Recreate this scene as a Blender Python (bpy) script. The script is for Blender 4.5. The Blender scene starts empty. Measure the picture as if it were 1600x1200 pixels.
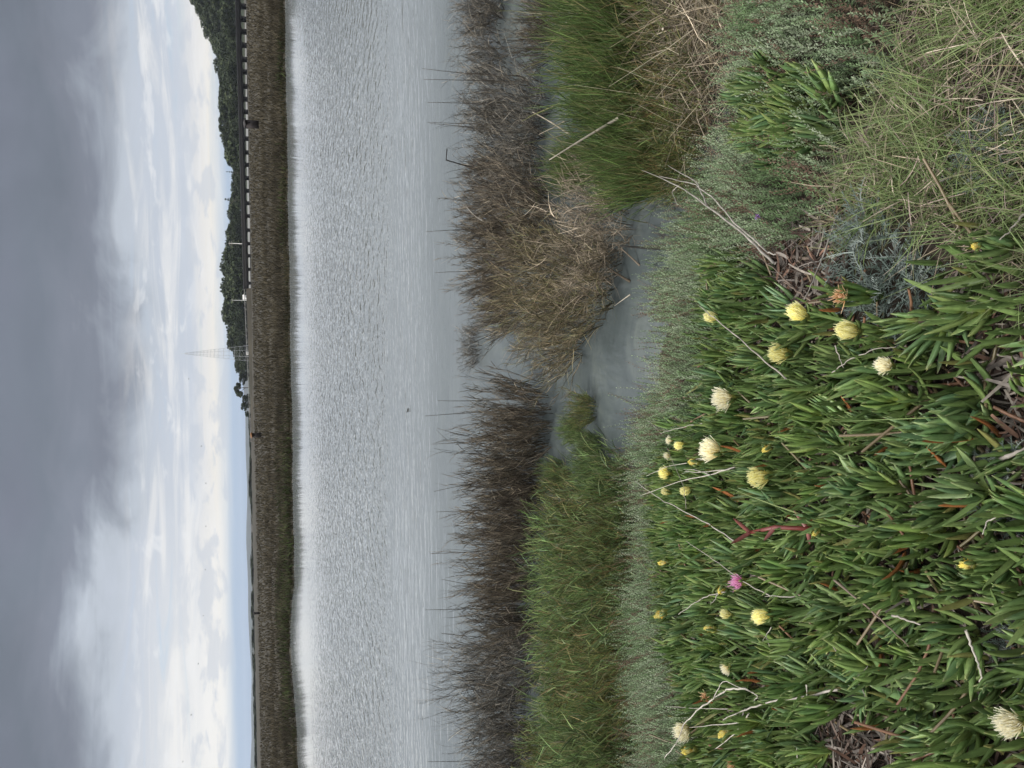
import bpy, math, random
import numpy as np

rng = np.random.default_rng(11)
random.seed(11)
scene = bpy.context.scene
COL = scene.collection
R = math.radians

# ------------------------------------------------------------------ camera
CAM = np.array([0.0, 0.0, 2.05])
FPX = 1202.0                       # focal length in photo pixels (1600 wide)
PITCH, ROLL = R(18.94), R(1.06)
Fv = np.array([0, math.cos(PITCH), -math.sin(PITCH)])
U0 = np.array([0, math.sin(PITCH), math.cos(PITCH)])
R0 = np.array([1.0, 0, 0])
Rv = R0 * math.cos(ROLL) - U0 * math.sin(ROLL)
Uv = U0 * math.cos(ROLL) + R0 * math.sin(ROLL)
cam_d = bpy.data.cameras.new('camera')
cam = bpy.data.objects.new('camera', cam_d)
COL.objects.link(cam)
cam_d.sensor_fit = 'HORIZONTAL'
cam_d.sensor_width = 36
cam_d.lens = FPX / 1600 * 36
cam_d.clip_start = 0.05
cam_d.clip_end = 30000
from mathutils import Matrix, Vector, Quaternion
m = Matrix.Identity(4)
for i in range(3):                 # the phone was held sideways: picture right is world down
    m[i][0], m[i][1], m[i][2], m[i][3] = -Uv[i], Rv[i], -Fv[i], CAM[i]
cam.matrix_world = m
scene.camera = cam

# ------------------------------------------------------------------ view, sun, sky
scene.view_settings.view_transform = 'Standard'
scene.view_settings.look = 'None'
scene.view_settings.exposure = 0.0
scene.view_settings.gamma = 1.0
SUN_EL, SUN_AZ = R(56), R(-85)     # azimuth measured from +Y towards +X
sun_d = bpy.data.lights.new('sun', 'SUN')
sun_d.energy = 3.0
sun_d.angle = R(10)
sun_d.color = (1.0, 0.955, 0.89)
sun = bpy.data.objects.new('sun', sun_d)
COL.objects.link(sun)
sd = Vector((math.sin(SUN_AZ) * math.cos(SUN_EL), math.cos(SUN_AZ) * math.cos(SUN_EL), math.sin(SUN_EL)))
sun.rotation_euler = sd.to_track_quat('Z', 'Y').to_euler()
sun.location = sd * 50

world = bpy.data.worlds.new("World")
scene.world = world
world.use_nodes = True


class NT:
    def __init__(s, tree):
        s.t = tree; s.n = tree.nodes; s.l = tree.links

    def new(s, ty, **kw):
        n = s.n.new(ty)
        for k, v in kw.items():
            setattr(n, k, v)
        return n

    def put(s, sock, v):
        if isinstance(v, bpy.types.NodeSocket):
            s.l.new(v, sock)
        elif v is not None:
            sock.default_value = v

    def math(s, op, a, b=None, c=None, clamp=False):
        n = s.new('ShaderNodeMath', operation=op, use_clamp=clamp)
        s.put(n.inputs[0], a); s.put(n.inputs[1], b); s.put(n.inputs[2], c)
        return n.outputs[0]

    def rng(s, v, a, b, c=0.0, d=1.0, smooth=True):
        n = s.new('ShaderNodeMapRange', interpolation_type='SMOOTHSTEP' if smooth else 'LINEAR')
        for i, q in enumerate((v, a, b, c, d)):
            s.put(n.inputs[i], q)
        return n.outputs[0]

    def comb(s, x, y, z):
        n = s.new('ShaderNodeCombineXYZ')
        s.put(n.inputs[0], x); s.put(n.inputs[1], y); s.put(n.inputs[2], z)
        return n.outputs[0]

    def sep(s, v):
        n = s.new('ShaderNodeSeparateXYZ'); s.put(n.inputs[0], v)
        return n.outputs

    def noise(s, vec, scale, detail=4, rough=0.55, dist=0.0):
        n = s.new('ShaderNodeTexNoise')
        s.put(n.inputs['Vector'], vec); n.inputs['Scale'].default_value = scale
        n.inputs['Detail'].default_value = detail; n.inputs['Roughness'].default_value = rough
        n.inputs['Distortion'].default_value = dist
        return n.outputs['Fac']

    def ramp(s, fac, stops, interp='LINEAR'):
        n = s.new('ShaderNodeValToRGB'); cr = n.color_ramp; cr.interpolation = interp
        while len(cr.elements) < len(stops):
            cr.elements.new(0.5)
        for e, (p, c) in zip(cr.elements, stops):
            e.position = p; e.color = (*c, 1) if len(c) == 3 else c
        s.put(n.inputs[0], fac)
        return n.outputs[0]

    def mix(s, f, a, b, blend='MIX'):
        n = s.new('ShaderNodeMix', data_type='RGBA', blend_type=blend)
        s.put(n.inputs[0], f)
        for sock, v in ((n.inputs[6], a), (n.inputs[7], b)):
            s.put(sock, (*v, 1) if isinstance(v, tuple) and len(v) == 3 else v)
        return n.outputs[2]


def build_sky():
    w = NT(world.node_tree)
    w.n.clear()
    out = w.new('ShaderNodeOutputWorld')
    bg = w.new('ShaderNodeBackground')
    w.l.new(bg.outputs[0], out.inputs[0])
    sky = w.new('ShaderNodeTexSky', sky_type='NISHITA', sun_disc=False)
    sky.sun_elevation = SUN_EL
    sky.sun_rotation = SUN_AZ
    sky.air_density = 1.2
    sky.dust_density = 1.0
    tc = w.new('ShaderNodeTexCoord').outputs['Generated']
    x, y, z = w.sep(tc)
    zz = w.math('MAXIMUM', z, 0.0)
    zs = w.math('ADD', zz, 0.075)
    px, py = w.math('DIVIDE', x, zs), w.math('DIVIDE', y, zs)
    plane = w.comb(px, py, 0.0)                       # a flat cloud layer seen in perspective
    soft = w.comb(w.math('MULTIPLY', x, 4.2), w.math('MULTIPLY', zz, 9.0), 0.35)
    nA = w.noise(soft, 1.25, 5, 0.56, 0.6)              # big lumps of the deck's ragged edge
    nB = w.noise(plane, 0.55, 5, 0.58, 0.5)             # streaks
    streak = w.comb(w.math('MULTIPLY', x, 3.2), w.math('MULTIPLY', zz, 34.0), 1.7)
    nC = w.noise(streak, 1.5, 6, 0.58, 0.8)
    lumps = w.comb(w.math('MULTIPLY', x, 14.0), w.math('MULTIPLY', zz, 42.0), 4.0)
    nD = w.noise(lumps, 1.3, 5, 0.55, 0.3)
    # elevation pushed up and down by the lumps
    amp = w.math('MULTIPLY', w.rng(zz, 0.02, 0.15), 0.15)
    zp = w.math('ADD', zz, w.math('MULTIPLY', w.math('SUBTRACT', nA, 0.5), amp))
    zp = w.math('ADD', zp, w.math('MULTIPLY', w.math('SUBTRACT', nC, 0.5), w.math('MINIMUM', w.math('MULTIPLY', zz, 0.5), 0.035)))
    # the break in the deck left of centre
    notch = w.math('MULTIPLY', w.rng(w.math('ABSOLUTE', w.math('ADD', x, 0.24)), 0.16, 0.0), 0.045)
    zp = w.math('SUBTRACT', zp, w.math('MULTIPLY', notch, w.rng(zz, 0.06, 0.13)))
    S = 0.30
    base = w.ramp(w.math('DIVIDE', zp, S), [
        (0.000, (0.30, 0.41, 0.57)), (0.060, (0.42, 0.53, 0.68)), (0.090, (0.66, 0.71, 0.76)),
        (0.125, (0.88, 0.85, 0.79)), (0.165, (0.79, 0.785, 0.78)), (0.220, (0.60, 0.65, 0.73)), (0.320, (0.56, 0.61, 0.69)),
        (0.400, (0.51, 0.56, 0.63)), (0.460, (0.36, 0.40, 0.465)), (0.550, (0.225, 0.25, 0.305)), (0.700, (0.188, 0.216, 0.264)),
        (1.000, (0.204, 0.222, 0.282))])
    band = w.math('MULTIPLY', w.rng(zz, 0.014, 0.04), w.rng(zz, 0.155, 0.09))
    wht = w.math('MULTIPLY', w.rng(nC, 0.46, 0.68), band)
    base = w.mix(w.math('MULTIPLY', wht, 0.6), base, (0.93, 0.92, 0.90))
    # left half of the horizon is brighter and creamier
    lf = w.math('MULTIPLY', w.rng(x, 0.0, -0.42), w.math('MULTIPLY', w.rng(zz, 0.020, 0.034), w.rng(zz, 0.14, 0.06)))
    base = w.mix(w.math('MULTIPLY', lf, 0.75), base, (0.95, 0.935, 0.90))
    # open blue gaps: the clear sky shows through
    gap = w.math('MULTIPLY', w.rng(nC, 0.46, 0.28), w.math('MULTIPLY', band, w.rng(nB, 0.35, 0.62)))
    clear = w.mix(1.0, sky.outputs[0], (0.075, 0.105, 0.15), 'MULTIPLY')
    base = w.mix(w.math('MULTIPLY', gap, 0.3), base, clear)
    # low cumulus lumps along the horizon to the right
    cum = w.math('MULTIPLY', w.rng(nD, 0.48, 0.60), w.math('MULTIPLY', w.rng(zz, 0.018, 0.028), w.rng(zz, 0.11, 0.05)))
    base = w.mix(w.math('MULTIPLY', cum, 0.55), base, (0.56, 0.61, 0.69))
    lit = w.math('MULTIPLY', w.rng(nD, 0.45, 0.34), w.math('MULTIPLY', w.rng(zz, 0.05, 0.075), w.rng(zz, 0.145, 0.10)))
    base = w.mix(w.math('MULTIPLY', lit, 0.45), base, (0.90, 0.91, 0.92))
    # mottling in the deck
    deck = w.rng(zz, 0.12, 0.2)
    mott = w.rng(nB, 0.3, 0.7, 0.86, 1.16)
    base = w.mix(deck, base, w.mix(1.0, base, w.comb(mott, mott, mott), 'MULTIPLY'))
    # overhead, out of the picture, the overcast is thin and bright
    up = w.rng(zz, 0.36, 0.75)
    topc = w.mix(0.12, (2.70, 2.72, 2.74), w.mix(1.0, sky.outputs[0], (0.1, 0.1, 0.1), 'MULTIPLY'))
    base = w.mix(up, base, topc)
    gr = w.rng(z, -0.02, 0.0)
    base = w.mix(gr, (0.10, 0.10, 0.09), base)
    ten = w.mix(1.0, base, (10.0, 10.0, 10.0), 'MULTIPLY')
    w.l.new(ten, bg.inputs[0])
    bg.inputs[1].default_value = 0.1


build_sky()


# ------------------------------------------------------------------ helpers
def ray(px, py):
    d = Fv * FPX + (800 - px) * Uv + (600 - py) * Rv
    return d / np.linalg.norm(d)


def at_z(px, py, z):
    d = ray(px, py)
    return CAM + d * ((z - CAM[2]) / d[2])


def at_depth(px, py, Y):
    d = ray(px, py)
    return CAM + d * (Y / d[1])


def project(P):
    q = np.asarray(P) - CAM
    dep = q @ Fv
    dep = np.where(dep < 0.15, 0.15, dep)
    return 800 - (q @ Uv) / dep * FPX, 600 - (q @ Rv) / dep * FPX


def shore_y(x):
    x = np.asarray(x, float)
    return (np.interp(x, [-8, -2, -.5, .3, .9, 1.6, 8], [3.95, 3.78, 3.72, 3.42, 2.95, 2.72, 2.5])
            + 0.05 * np.sin(x * 5.1 + 1) + 0.03 * np.sin(x * 11.3))


def gz(x, y):
    x = np.asarray(x, float); y = np.asarray(y, float)
    t = shore_y(x) - y
    z = np.interp(t, [-70, -30, -3, -1, 0, .5, 1, 2, 3, 8], [-1, -1, -.6, -.28, 0, .2, .38, .6, .75, .95])
    return z + 0.018 * np.sin(x * 7.3 + y * 3.1) * np.clip(t, 0, 1) + 0.012 * np.sin(x * 17 - y * 13) * np.clip(t, 0, 1)


def ground(px, py, h=0.0, water=False):
    d = ray(px, py); z = 0.4
    for _ in range(40):
        P = CAM + d * ((z - CAM[2]) / d[2])
        g = float(gz(P[0], P[1])) + h
        if water:
            g = max(g, h)
        z = 0.6 * z + 0.4 * g
    return CAM + d * ((z - CAM[2]) / d[2])


def pip(px, py, poly):
    inside = np.zeros(px.shape, bool)
    n = len(poly)
    for i in range(n):
        x1, y1 = poly[i]; x2, y2 = poly[(i + 1) % n]
        c = ((y1 > py) != (y2 > py)) & (px < (x2 - x1) * (py - y1) / (y2 - y1 + 1e-9) + x1)
        inside ^= c
    return inside


def scatter(poly, spacing, h=0.06, box=(-4.2, 3.6, -.4, 4.4), holes=(), jitter=.5):
    xs = np.arange(box[0], box[1], spacing); ys = np.arange(box[2], box[3], spacing)
    X, Y = np.meshgrid(xs, ys); X = X.ravel(); Y = Y.ravel()
    X = X + rng.uniform(-jitter, jitter, X.shape) * spacing; Y = Y + rng.uniform(-jitter, jitter, X.shape) * spacing
    Z = gz(X, Y)
    a, b = project(np.stack([X, Y, Z + h], 1))
    ok = pip(a, b, poly) & ((np.stack([X, Y, Z], 1) - CAM) @ Fv > .2)
    for q in holes:
        ok &= ~pip(a, b, q)
    return np.stack([X, Y, Z], 1)[ok]


def unit(v):
    v = np.asarray(v, float)
    return v / (np.linalg.norm(v, axis=-1, keepdims=True) + 1e-12)


def patch(P, s, seed=0.0):
    """smooth 0..1 patchiness over the ground"""
    x, y = P[:, 0] * s, P[:, 1] * s
    v = (np.sin(x * 1.7 + seed) * np.cos(y * 2.3 + seed * 2) + np.sin(x * 3.9 - y * 2.7 + seed * 3) * .6
         + np.cos(x * 6.1 + y * 7.7 + seed) * .35)
    return np.clip(v / 3.2 + .5, 0, 1)


def link(o, parent=None):
    COL.objects.link(o)
    if parent is not None:
        o.parent = parent
    return o


def mesh_np(name, V, Q, mat, C=None, parent=None, smooth=True, link_it=True):
    me = bpy.data.meshes.new(name)
    V = np.ascontiguousarray(V, np.float32); Q = np.ascontiguousarray(Q, np.int32)
    k = Q.shape[1]
    me.vertices.add(len(V)); me.vertices.foreach_set('co', V.ravel())
    me.loops.add(Q.size); me.loops.foreach_set('vertex_index', Q.ravel())
    me.polygons.add(len(Q)); me.polygons.foreach_set('loop_start', np.arange(0, Q.size, k, dtype=np.int32))
    if smooth:
        me.polygons.foreach_set('use_smooth', np.ones(len(Q), bool))
    if C is not None:
        ca = me.color_attributes.new('Col', 'FLOAT_COLOR', 'POINT')
        c4 = np.ones((len(V), 4), np.float32); c4[:, :3] = C
        ca.data.foreach_set('color', c4.ravel())
    me.update(calc_edges=True)
    me.validate()
    me.materials.append(mat)
    if not link_it:
        return me
    return link(bpy.data.objects.new(name, me), parent)


class Acc:
    """collects vertices, quads and colours"""
    def __init__(s):
        s.V = []; s.Q = []; s.C = []; s.n = 0

    def add(s, V, Q, C):
        V = np.asarray(V, float).reshape(-1, 3)
        C = np.broadcast_to(np.asarray(C, float), V.shape)
        s.V.append(V); s.Q.append(np.asarray(Q) + s.n); s.C.append(C); s.n += len(V)
        return s

    def get(s):
        return np.concatenate(s.V), np.concatenate(s.Q), np.concatenate(s.C)

    def obj(s, name, mat, parent=None, smooth=True):
        V, Q, C = s.get()
        return mesh_np(name, V, Q, mat, C, parent, smooth)

    def mesh(s, name, mat, smooth=True):
        V, Q, C = s.get()
        return mesh_np(name, V, Q, mat, C, None, smooth, link_it=False)


def strands(B, D, L, W, bend, C0, C1, segs=4, sides=2, taper=.15, wig=0.0):
    """curved tapering blades (sides 2) or round stems (sides 3): B + L(D t + bend t^2)"""
    B = np.asarray(B, float); n = len(B)
    D = unit(D); L = np.broadcast_to(np.asarray(L, float), (n,)); W = np.broadcast_to(np.asarray(W, float), (n,))
    bend = np.broadcast_to(np.asarray(bend, float), (n, 3))
    C0 = np.broadcast_to(np.asarray(C0, float), (n, 3)); C1 = np.broadcast_to(np.asarray(C1, float), (n, 3))
    S = unit(np.cross(D, unit(rng.normal(size=(n, 3)))))
    T = np.cross(D, S)
    ts = np.linspace(0, 1, segs + 1)
    rings, cols = [], []
    ph = rng.uniform(0, 6.28, (n, 1))
    for t in ts:
        P = B + L[:, None] * (D * t + bend * t * t)
        if wig:
            P = P + (S * np.sin(t * 7 + ph) + T * np.cos(t * 5.3 + ph * 1.7)) * (wig * t) * L[:, None]
        if sides == 2:
            w = W * (1 - (1 - taper) * t ** 1.6) * (.65 + .35 * min(1, t * 4))
            rings.append(np.stack([P - S * w[:, None] / 2, P + S * w[:, None] / 2], 1))
        else:
            w = W * (1 - (1 - taper) * t)
            rr = []
            for k in range(sides):
                a = 2 * math.pi * k / sides
                rr.append(P + (S * math.cos(a) + T * math.sin(a)) * w[:, None] / 2)
            rings.append(np.stack(rr, 1))
        cols.append(np.repeat((C0 * (1 - t) + C1 * t)[:, None, :], sides, 1))
    V = np.stack(rings, 1)                       # n, segs+1, sides, 3
    C = np.stack(cols, 1)
    base = np.arange(n)[:, None] * ((segs + 1) * sides)
    q = []
    for i in range(segs):
        if sides == 2:
            q.append([i * 2, i * 2 + 1, i * 2 + 3, i * 2 + 2])
        else:
            for k in range(sides):
                k2 = (k + 1) % sides
                q.append([i * sides + k, i * sides + k2, (i + 1) * sides + k2, (i + 1) * sides + k])
    Q = (base[:, :, None] + np.array(q)[None]).reshape(-1, 4)
    return V.reshape(-1, 3), Q, C.reshape(-1, 3)


def fleshy(B, A, N, L, W, curve, Cb, Cm, Ct, thick=.62, secs=(0, .1, .3, .55, .8, .94, 1), prof=(.78, .92, 1.0, .92, .62, .28, .04)):
    """three-sided succulent leaves: flat face to N, keel underneath"""
    n = len(B); A = unit(A); N = unit(N - A * np.sum(N * A, -1, keepdims=True)); S = np.cross(A, N)
    L = np.broadcast_to(L, (n,)); W = np.broadcast_to(W, (n,)); curve = np.broadcast_to(curve, (n,))
    rings, cols = [], []
    for t, p in zip(secs, prof):
        P = B + L[:, None] * (A * (t - .12 * np.abs(curve)[:, None] * t * t) + N * (curve * t * t)[:, None])
        w = (W * p)[:, None]
        Nt = unit(N - A * (2 * curve * t)[:, None])
        rings.append(np.stack([P - S * w / 2 + Nt * w * .16, P - Nt * w * .02, P + S * w / 2 + Nt * w * .16, P - Nt * w * thick], 1))
        f1 = np.clip(t / .22, 0, 1); f2 = np.clip((t - .88) / .12, 0, 1)
        c = Cb * (1 - f1) + Cm * f1; c = c * (1 - f2) + Ct * f2
        cc = np.repeat(c[:, None, :], 4, 1)
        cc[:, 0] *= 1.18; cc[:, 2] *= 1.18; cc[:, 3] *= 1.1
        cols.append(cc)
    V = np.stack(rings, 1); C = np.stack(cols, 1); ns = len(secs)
    q = []
    for i in range(ns - 1):
        for k in range(4):
            k2 = (k + 1) % 4
            q.append([i * 4 + k, i * 4 + k2, (i + 1) * 4 + k2, (i + 1) * 4 + k])
    q.append([(ns - 1) * 4 + j for j in range(4)])
    Q = ((np.arange(n) * ns * 4)[:, None, None] + np.array(q)[None]).reshape(-1, 4)
    return V.reshape(-1, 3), Q, C.reshape(-1, 3)


def tube(pts, rad, col, sides=6, col2=None):
    pts = np.asarray(pts, float); n = len(pts)
    rad = np.broadcast_to(np.asarray(rad, float), (n,))
    V, C = [], []
    for i in range(n):
        d = unit(pts[min(i + 1, n - 1)] - pts[max(i - 1, 0)])
        a = unit(np.cross(d, [0.31, .2, .93] if abs(d[2]) < .95 else [1, 0, 0])); b = np.cross(d, a)
        for k in range(sides):
            t = 2 * math.pi * k / sides
            V.append(pts[i] + (a * math.cos(t) + b * math.sin(t)) * rad[i])
            f = i / max(1, n - 1)
            C.append(np.asarray(col) * (1 - f) + np.asarray(col2 if col2 is not None else col) * f)
    Q = []
    for i in range(n - 1):
        for k in range(sides):
            k2 = (k + 1) % sides
            Q.append([i * sides + k, i * sides + k2, (i + 1) * sides + k2, (i + 1) * sides + k])
    # end caps as thin fans folded into quads
    for e in (0, (n - 1) * sides):
        for k in range(0, sides - 2, 2):
            Q.append([e, e + k + 1, e + k + 2, e + (k + 3) % sides])
    return np.array(V), np.array(Q), np.array(C)


def boxq(c, s, col, rot=0.0):
    c = np.asarray(c, float); h = np.asarray(s, float) / 2
    v = np.array([[x, y, z] for x in (-1, 1) for y in (-1, 1) for z in (-1, 1)], float) * h
    cs, sn = math.cos(rot), math.sin(rot)
    v = np.stack([v[:, 0] * cs - v[:, 1] * sn, v[:, 0] * sn + v[:, 1] * cs, v[:, 2]], 1) + c
    q = np.array([[0, 1, 3, 2], [4, 6, 7, 5], [0, 4, 5, 1], [2, 3, 7, 6], [0, 2, 6, 4], [1, 5, 7, 3]])
    return v, q, np.tile(np.asarray(col, float), (8, 1))


def tag(o, label, cat, group=None, kind=None):
    if label: o['label'] = label
    if cat: o['category'] = cat
    if group: o['group'] = group
    if kind: o['kind'] = kind
    return o


def inst(name, me, loc, rotz=0.0, scale=1.0, tilt=(0, 0), parent=None):
    o = bpy.data.objects.new(name, me)
    o.location = loc; o.rotation_euler = (tilt[0], tilt[1], rotz)
    o.scale = (scale, scale, scale) if np.isscalar(scale) else scale
    return link(o, parent)


# ------------------------------------------------------------------ materials
def mat_plant(name, rough=.55, spec=.35, trans=.2, vary=.25, nscale=60, coat=0.0):
    mt = bpy.data.materials.new(name); mt.use_nodes = True
    t = NT(mt.node_tree); t.n.clear()
    out = t.new('ShaderNodeOutputMaterial')
    at = t.new('ShaderNodeAttribute', attribute_name='Col').outputs['Color']
    oi = t.new('ShaderNodeObjectInfo').outputs['Random']
    tc = t.new('ShaderNodeTexCoord').outputs['Object']
    nz = t.noise(tc, nscale, 3, .6)
    f = t.math('MULTIPLY', t.rng(nz, .25, .75, 1 - vary, 1 + vary), t.rng(oi, 0, 1, .86, 1.14, smooth=False))
    c = t.mix(1.0, at, t.comb(f, f, t.math('MULTIPLY', f, .98)), 'MULTIPLY')
    p = t.new('ShaderNodeBsdfPrincipled')
    t.l.new(c, p.inputs['Base Color'])
    p.inputs['Roughness'].default_value = rough
    p.inputs['Specular IOR Level'].default_value = spec
    if trans:
        tr = t.new('ShaderNodeBsdfTranslucent'); t.l.new(c, tr.inputs[0])
        mx = t.new('ShaderNodeMixShader'); mx.inputs[0].default_value = trans
        t.l.new(p.outputs[0], mx.inputs[1]); t.l.new(tr.outputs[0], mx.inputs[2])
        t.l.new(mx.outputs[0], out.inputs[0])
    else:
        t.l.new(p.outputs[0], out.inputs[0])
    return mt


def mat_ground(name, stops, scale, detail=8, rough=.95, bump=.4, bscale=None, spec=.2):
    mt = bpy.data.materials.new(name); mt.use_nodes = True
    t = NT(mt.node_tree); p = t.n['Principled BSDF']
    g = t.new('ShaderNodeNewGeometry').outputs['Position']
    c = t.ramp(t.noise(g, scale, detail, .65, .4), stops)
    t.l.new(c, p.inputs['Base Color'])
    p.inputs['Roughness'].default_value = rough
    p.inputs['Specular IOR Level'].default_value = spec
    b = t.new('ShaderNodeBump'); b.inputs['Strength'].default_value = bump
    b.inputs['Distance'].default_value = .03
    t.l.new(t.noise(g, bscale or scale * 4, 6, .7), b.inputs['Height'])
    t.l.new(b.outputs[0], p.inputs['Normal'])
    return mt


M_ICE = mat_plant('ice_plant_leaf', .40, .5, .10, .16, 90)
M_PETAL = mat_plant('petal', .5, .3, .42, .10, 200)
M_STEM = mat_plant('dry_stem', .8, .2, 0, .3, 40)
M_DEAD = mat_plant('dead_twigs', .85, .15, 0, .3, 9)
M_GREEN = mat_plant('marsh_green', .6, .3, .25, .25, 9)
M_SALT = mat_plant('saltbush_leaf', .75, .25, .2, .25, 25)
M_GRASS = mat_plant('grass_blade', .6, .3, .25, .22, 30)
M_MARSH = mat_plant('marsh_grass_blade', .8, .15, .12, .25, .8)
M_CROWN = mat_plant('tree_leaves', .7, .2, .15, .3, .3)
M_BARK = mat_plant('bark', .9, .15, 0, .3, 3)
M_PAINT = mat_plant('weathered_surface', .7, .3, 0, .15, 2)
M_SOIL = mat_ground('bank_soil', [(.25, (.012, .009, .007)), (.5, (.035, .027, .02)), (.75, (.075, .058, .042))], 30, bump=.8, bscale=130)
M_BED = mat_ground('lake_mud', [(.3, (.09, .10, .085)), (.7, (.17, .18, .15))], 5, bump=.3)
M_PLAIN = mat_ground('marsh_soil', [(.3, (.020, .018, .013)), (.5, (.033, .029, .021)), (.7, (.050, .044, .031))], .05, detail=10, bump=.3, bscale=2)
M_HILL = mat_ground('hill_grass', [(.3, (.010, .015, .008)), (.55, (.016, .021, .010)), (.85, (.04, .036, .02))], .02, detail=8, bump=.2, bscale=.3)
M_FAR = mat_ground('far_hill_cover', [(.3, (.010, .014, .010)), (.7, (.018, .022, .015))], .004, bump=0, bscale=.1)


def mat_water():
    mt = bpy.data.materials.new('water'); mt.use_nodes = True
    t = NT(mt.node_tree); p = t.n['Principled BSDF']
    pos = t.new('ShaderNodeNewGeometry').outputs['Position']
    x, y, z = t.sep(pos)
    edge = t.noise(t.comb(t.math('MULTIPLY', x, .10), t.math('MULTIPLY', y, .25), 0), 1.0, 3, .6)
    yy = t.math('ADD', y, t.math('MULTIPLY', t.math('SUBTRACT', edge, .5), 4.0))
    # wind-ruffled patch in mid-water, fading to a mirror at the far shore
    ruff = t.math('MULTIPLY', t.rng(yy, 10.8, 12.6), t.rng(yy, 33.0, 14.0))
    near = t.math('MULTIPLY', t.rng(yy, 6.2, 10.5), t.rng(yy, 16.0, 12.2))
    far = t.math('ADD', t.rng(yy, 18, 30, 0, .025), t.rng(yy, 33, 39, 0, .10))
    w1 = t.noise(t.comb(t.math('MULTIPLY', x, 6.0), t.math('MULTIPLY', y, 2.7), 0), 1.0, 2.0, .5, .4)
    w2 = t.noise(t.comb(t.math('MULTIPLY', x, 1.5), t.math('MULTIPLY', y, 6.5), 3.0), 1.0, 3, .5, .25)
    wv = t.math('ADD', t.math('MULTIPLY', w1, t.math('ADD', ruff, far)), t.math('MULTIPLY', w2, t.math('ADD', t.math('MULTIPLY', near, .26), .016)))
    b = t.new('ShaderNodeBump'); b.inputs['Strength'].default_value = 1.0; b.inputs['Distance'].default_value = .068
    t.l.new(wv, b.inputs['Height']); t.l.new(b.outputs[0], p.inputs['Normal'])
    murk = t.noise(pos, 2.2, 9, .68, .8)
    c = t.ramp(murk, [(.32, (.040, .049, .049)), (.5, (.056, .067, .067)), (.68, (.084, .096, .088))])
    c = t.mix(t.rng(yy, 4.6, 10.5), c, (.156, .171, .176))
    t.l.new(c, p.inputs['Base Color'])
    p.inputs['Roughness'].default_value = .04
    p.inputs['IOR'].default_value = 1.333
    p.inputs['Specular IOR Level'].default_value = .5
    return mt


M_WATER = mat_water()


# ------------------------------------------------------------------ setting: terrain and water
def grid(name, xs, ys, zf, mat, kind='structure'):
    X, Y = np.meshgrid(xs, ys)
    V = np.stack([X, Y, zf(X, Y)], -1).reshape(-1, 3)
    nx, ny = len(xs), len(ys)
    i = np.arange(nx - 1)[None] + np.arange(ny - 1)[:, None] * nx
    Q = np.stack([i, i + 1, i + 1 + nx, i + nx], -1).reshape(-1, 4)
    o = mesh_np(name, V, Q, mat)
    if kind: o['kind'] = kind
    return o


def far_shore(x):
    """distance of the far shoreline"""
    x = np.asarray(x, float)
    return (np.interp(x, [-400, -60, -24, -20.5, -17.5, -15.2, -13, -10, -3, 8, 20, 60, 400],
                      [42, 39.0, 39.0, 39.6, 41, 47, 45, 41, 40.2, 40.0, 39.6, 41, 44])
            + .35 * np.sin(x * .9) + .2 * np.sin(x * 2.7 + 1))


grid('ground', np.concatenate([np.linspace(-60, -4, 15), np.linspace(-3.8, 3.8, 150), np.linspace(4, 60, 15)]),
     np.concatenate([np.linspace(-40, -1, 12), np.linspace(-.8, 5, 130), np.linspace(5.2, 62, 20)]), gz, M_SOIL)
# soil turns to pale mud under water: a sheet just above the bed
grid('lake_bed', np.linspace(-60, 60, 40), np.linspace(3.4, 60, 60), lambda X, Y: np.minimum(gz(X, Y) + .006, -.03), M_BED)
grid('water', np.array([-900., -60, 0, 60, 900]), np.array([1.5, 20., 40, 62]), lambda X, Y: X * 0, M_WATER)


def marsh_z(X, Y):
    t = Y - far_shore(X)
    return np.interp(t, [-1.5, -.25, 0.15, 1.5, 20, 200], [-1, -.12, .06, .16, .40, .5]) + .06 * np.sin(X * .8 + Y * .5) * np.clip(t, 0, 1)


def build_marsh():
    xs = np.concatenate([np.linspace(-6000, -140, 14), np.linspace(-120, 120, 321), np.linspace(140, 6000, 14)])
    ts = np.concatenate([np.array([-1.5, -.6, -.25, 0, .15, .6, 1.5, 3, 6, 12, 20]), np.geomspace(30, 9000, 24)])
    X = np.tile(xs[None], (len(ts), 1)); Y = far_shore(X) + ts[:, None]
    V = np.stack([X, Y, marsh_z(X, Y)], -1).reshape(-1, 3)
    nx, ny = len(xs), len(ts)
    i = np.arange(nx - 1)[None] + np.arange(ny - 1)[:, None] * nx
    Q = np.stack([i, i + 1, i + 1 + nx, i + nx], -1).reshape(-1, 4)
    mesh_np('marsh_terrain', V, Q, M_PLAIN)['kind'] = 'structure'


build_marsh()


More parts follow.
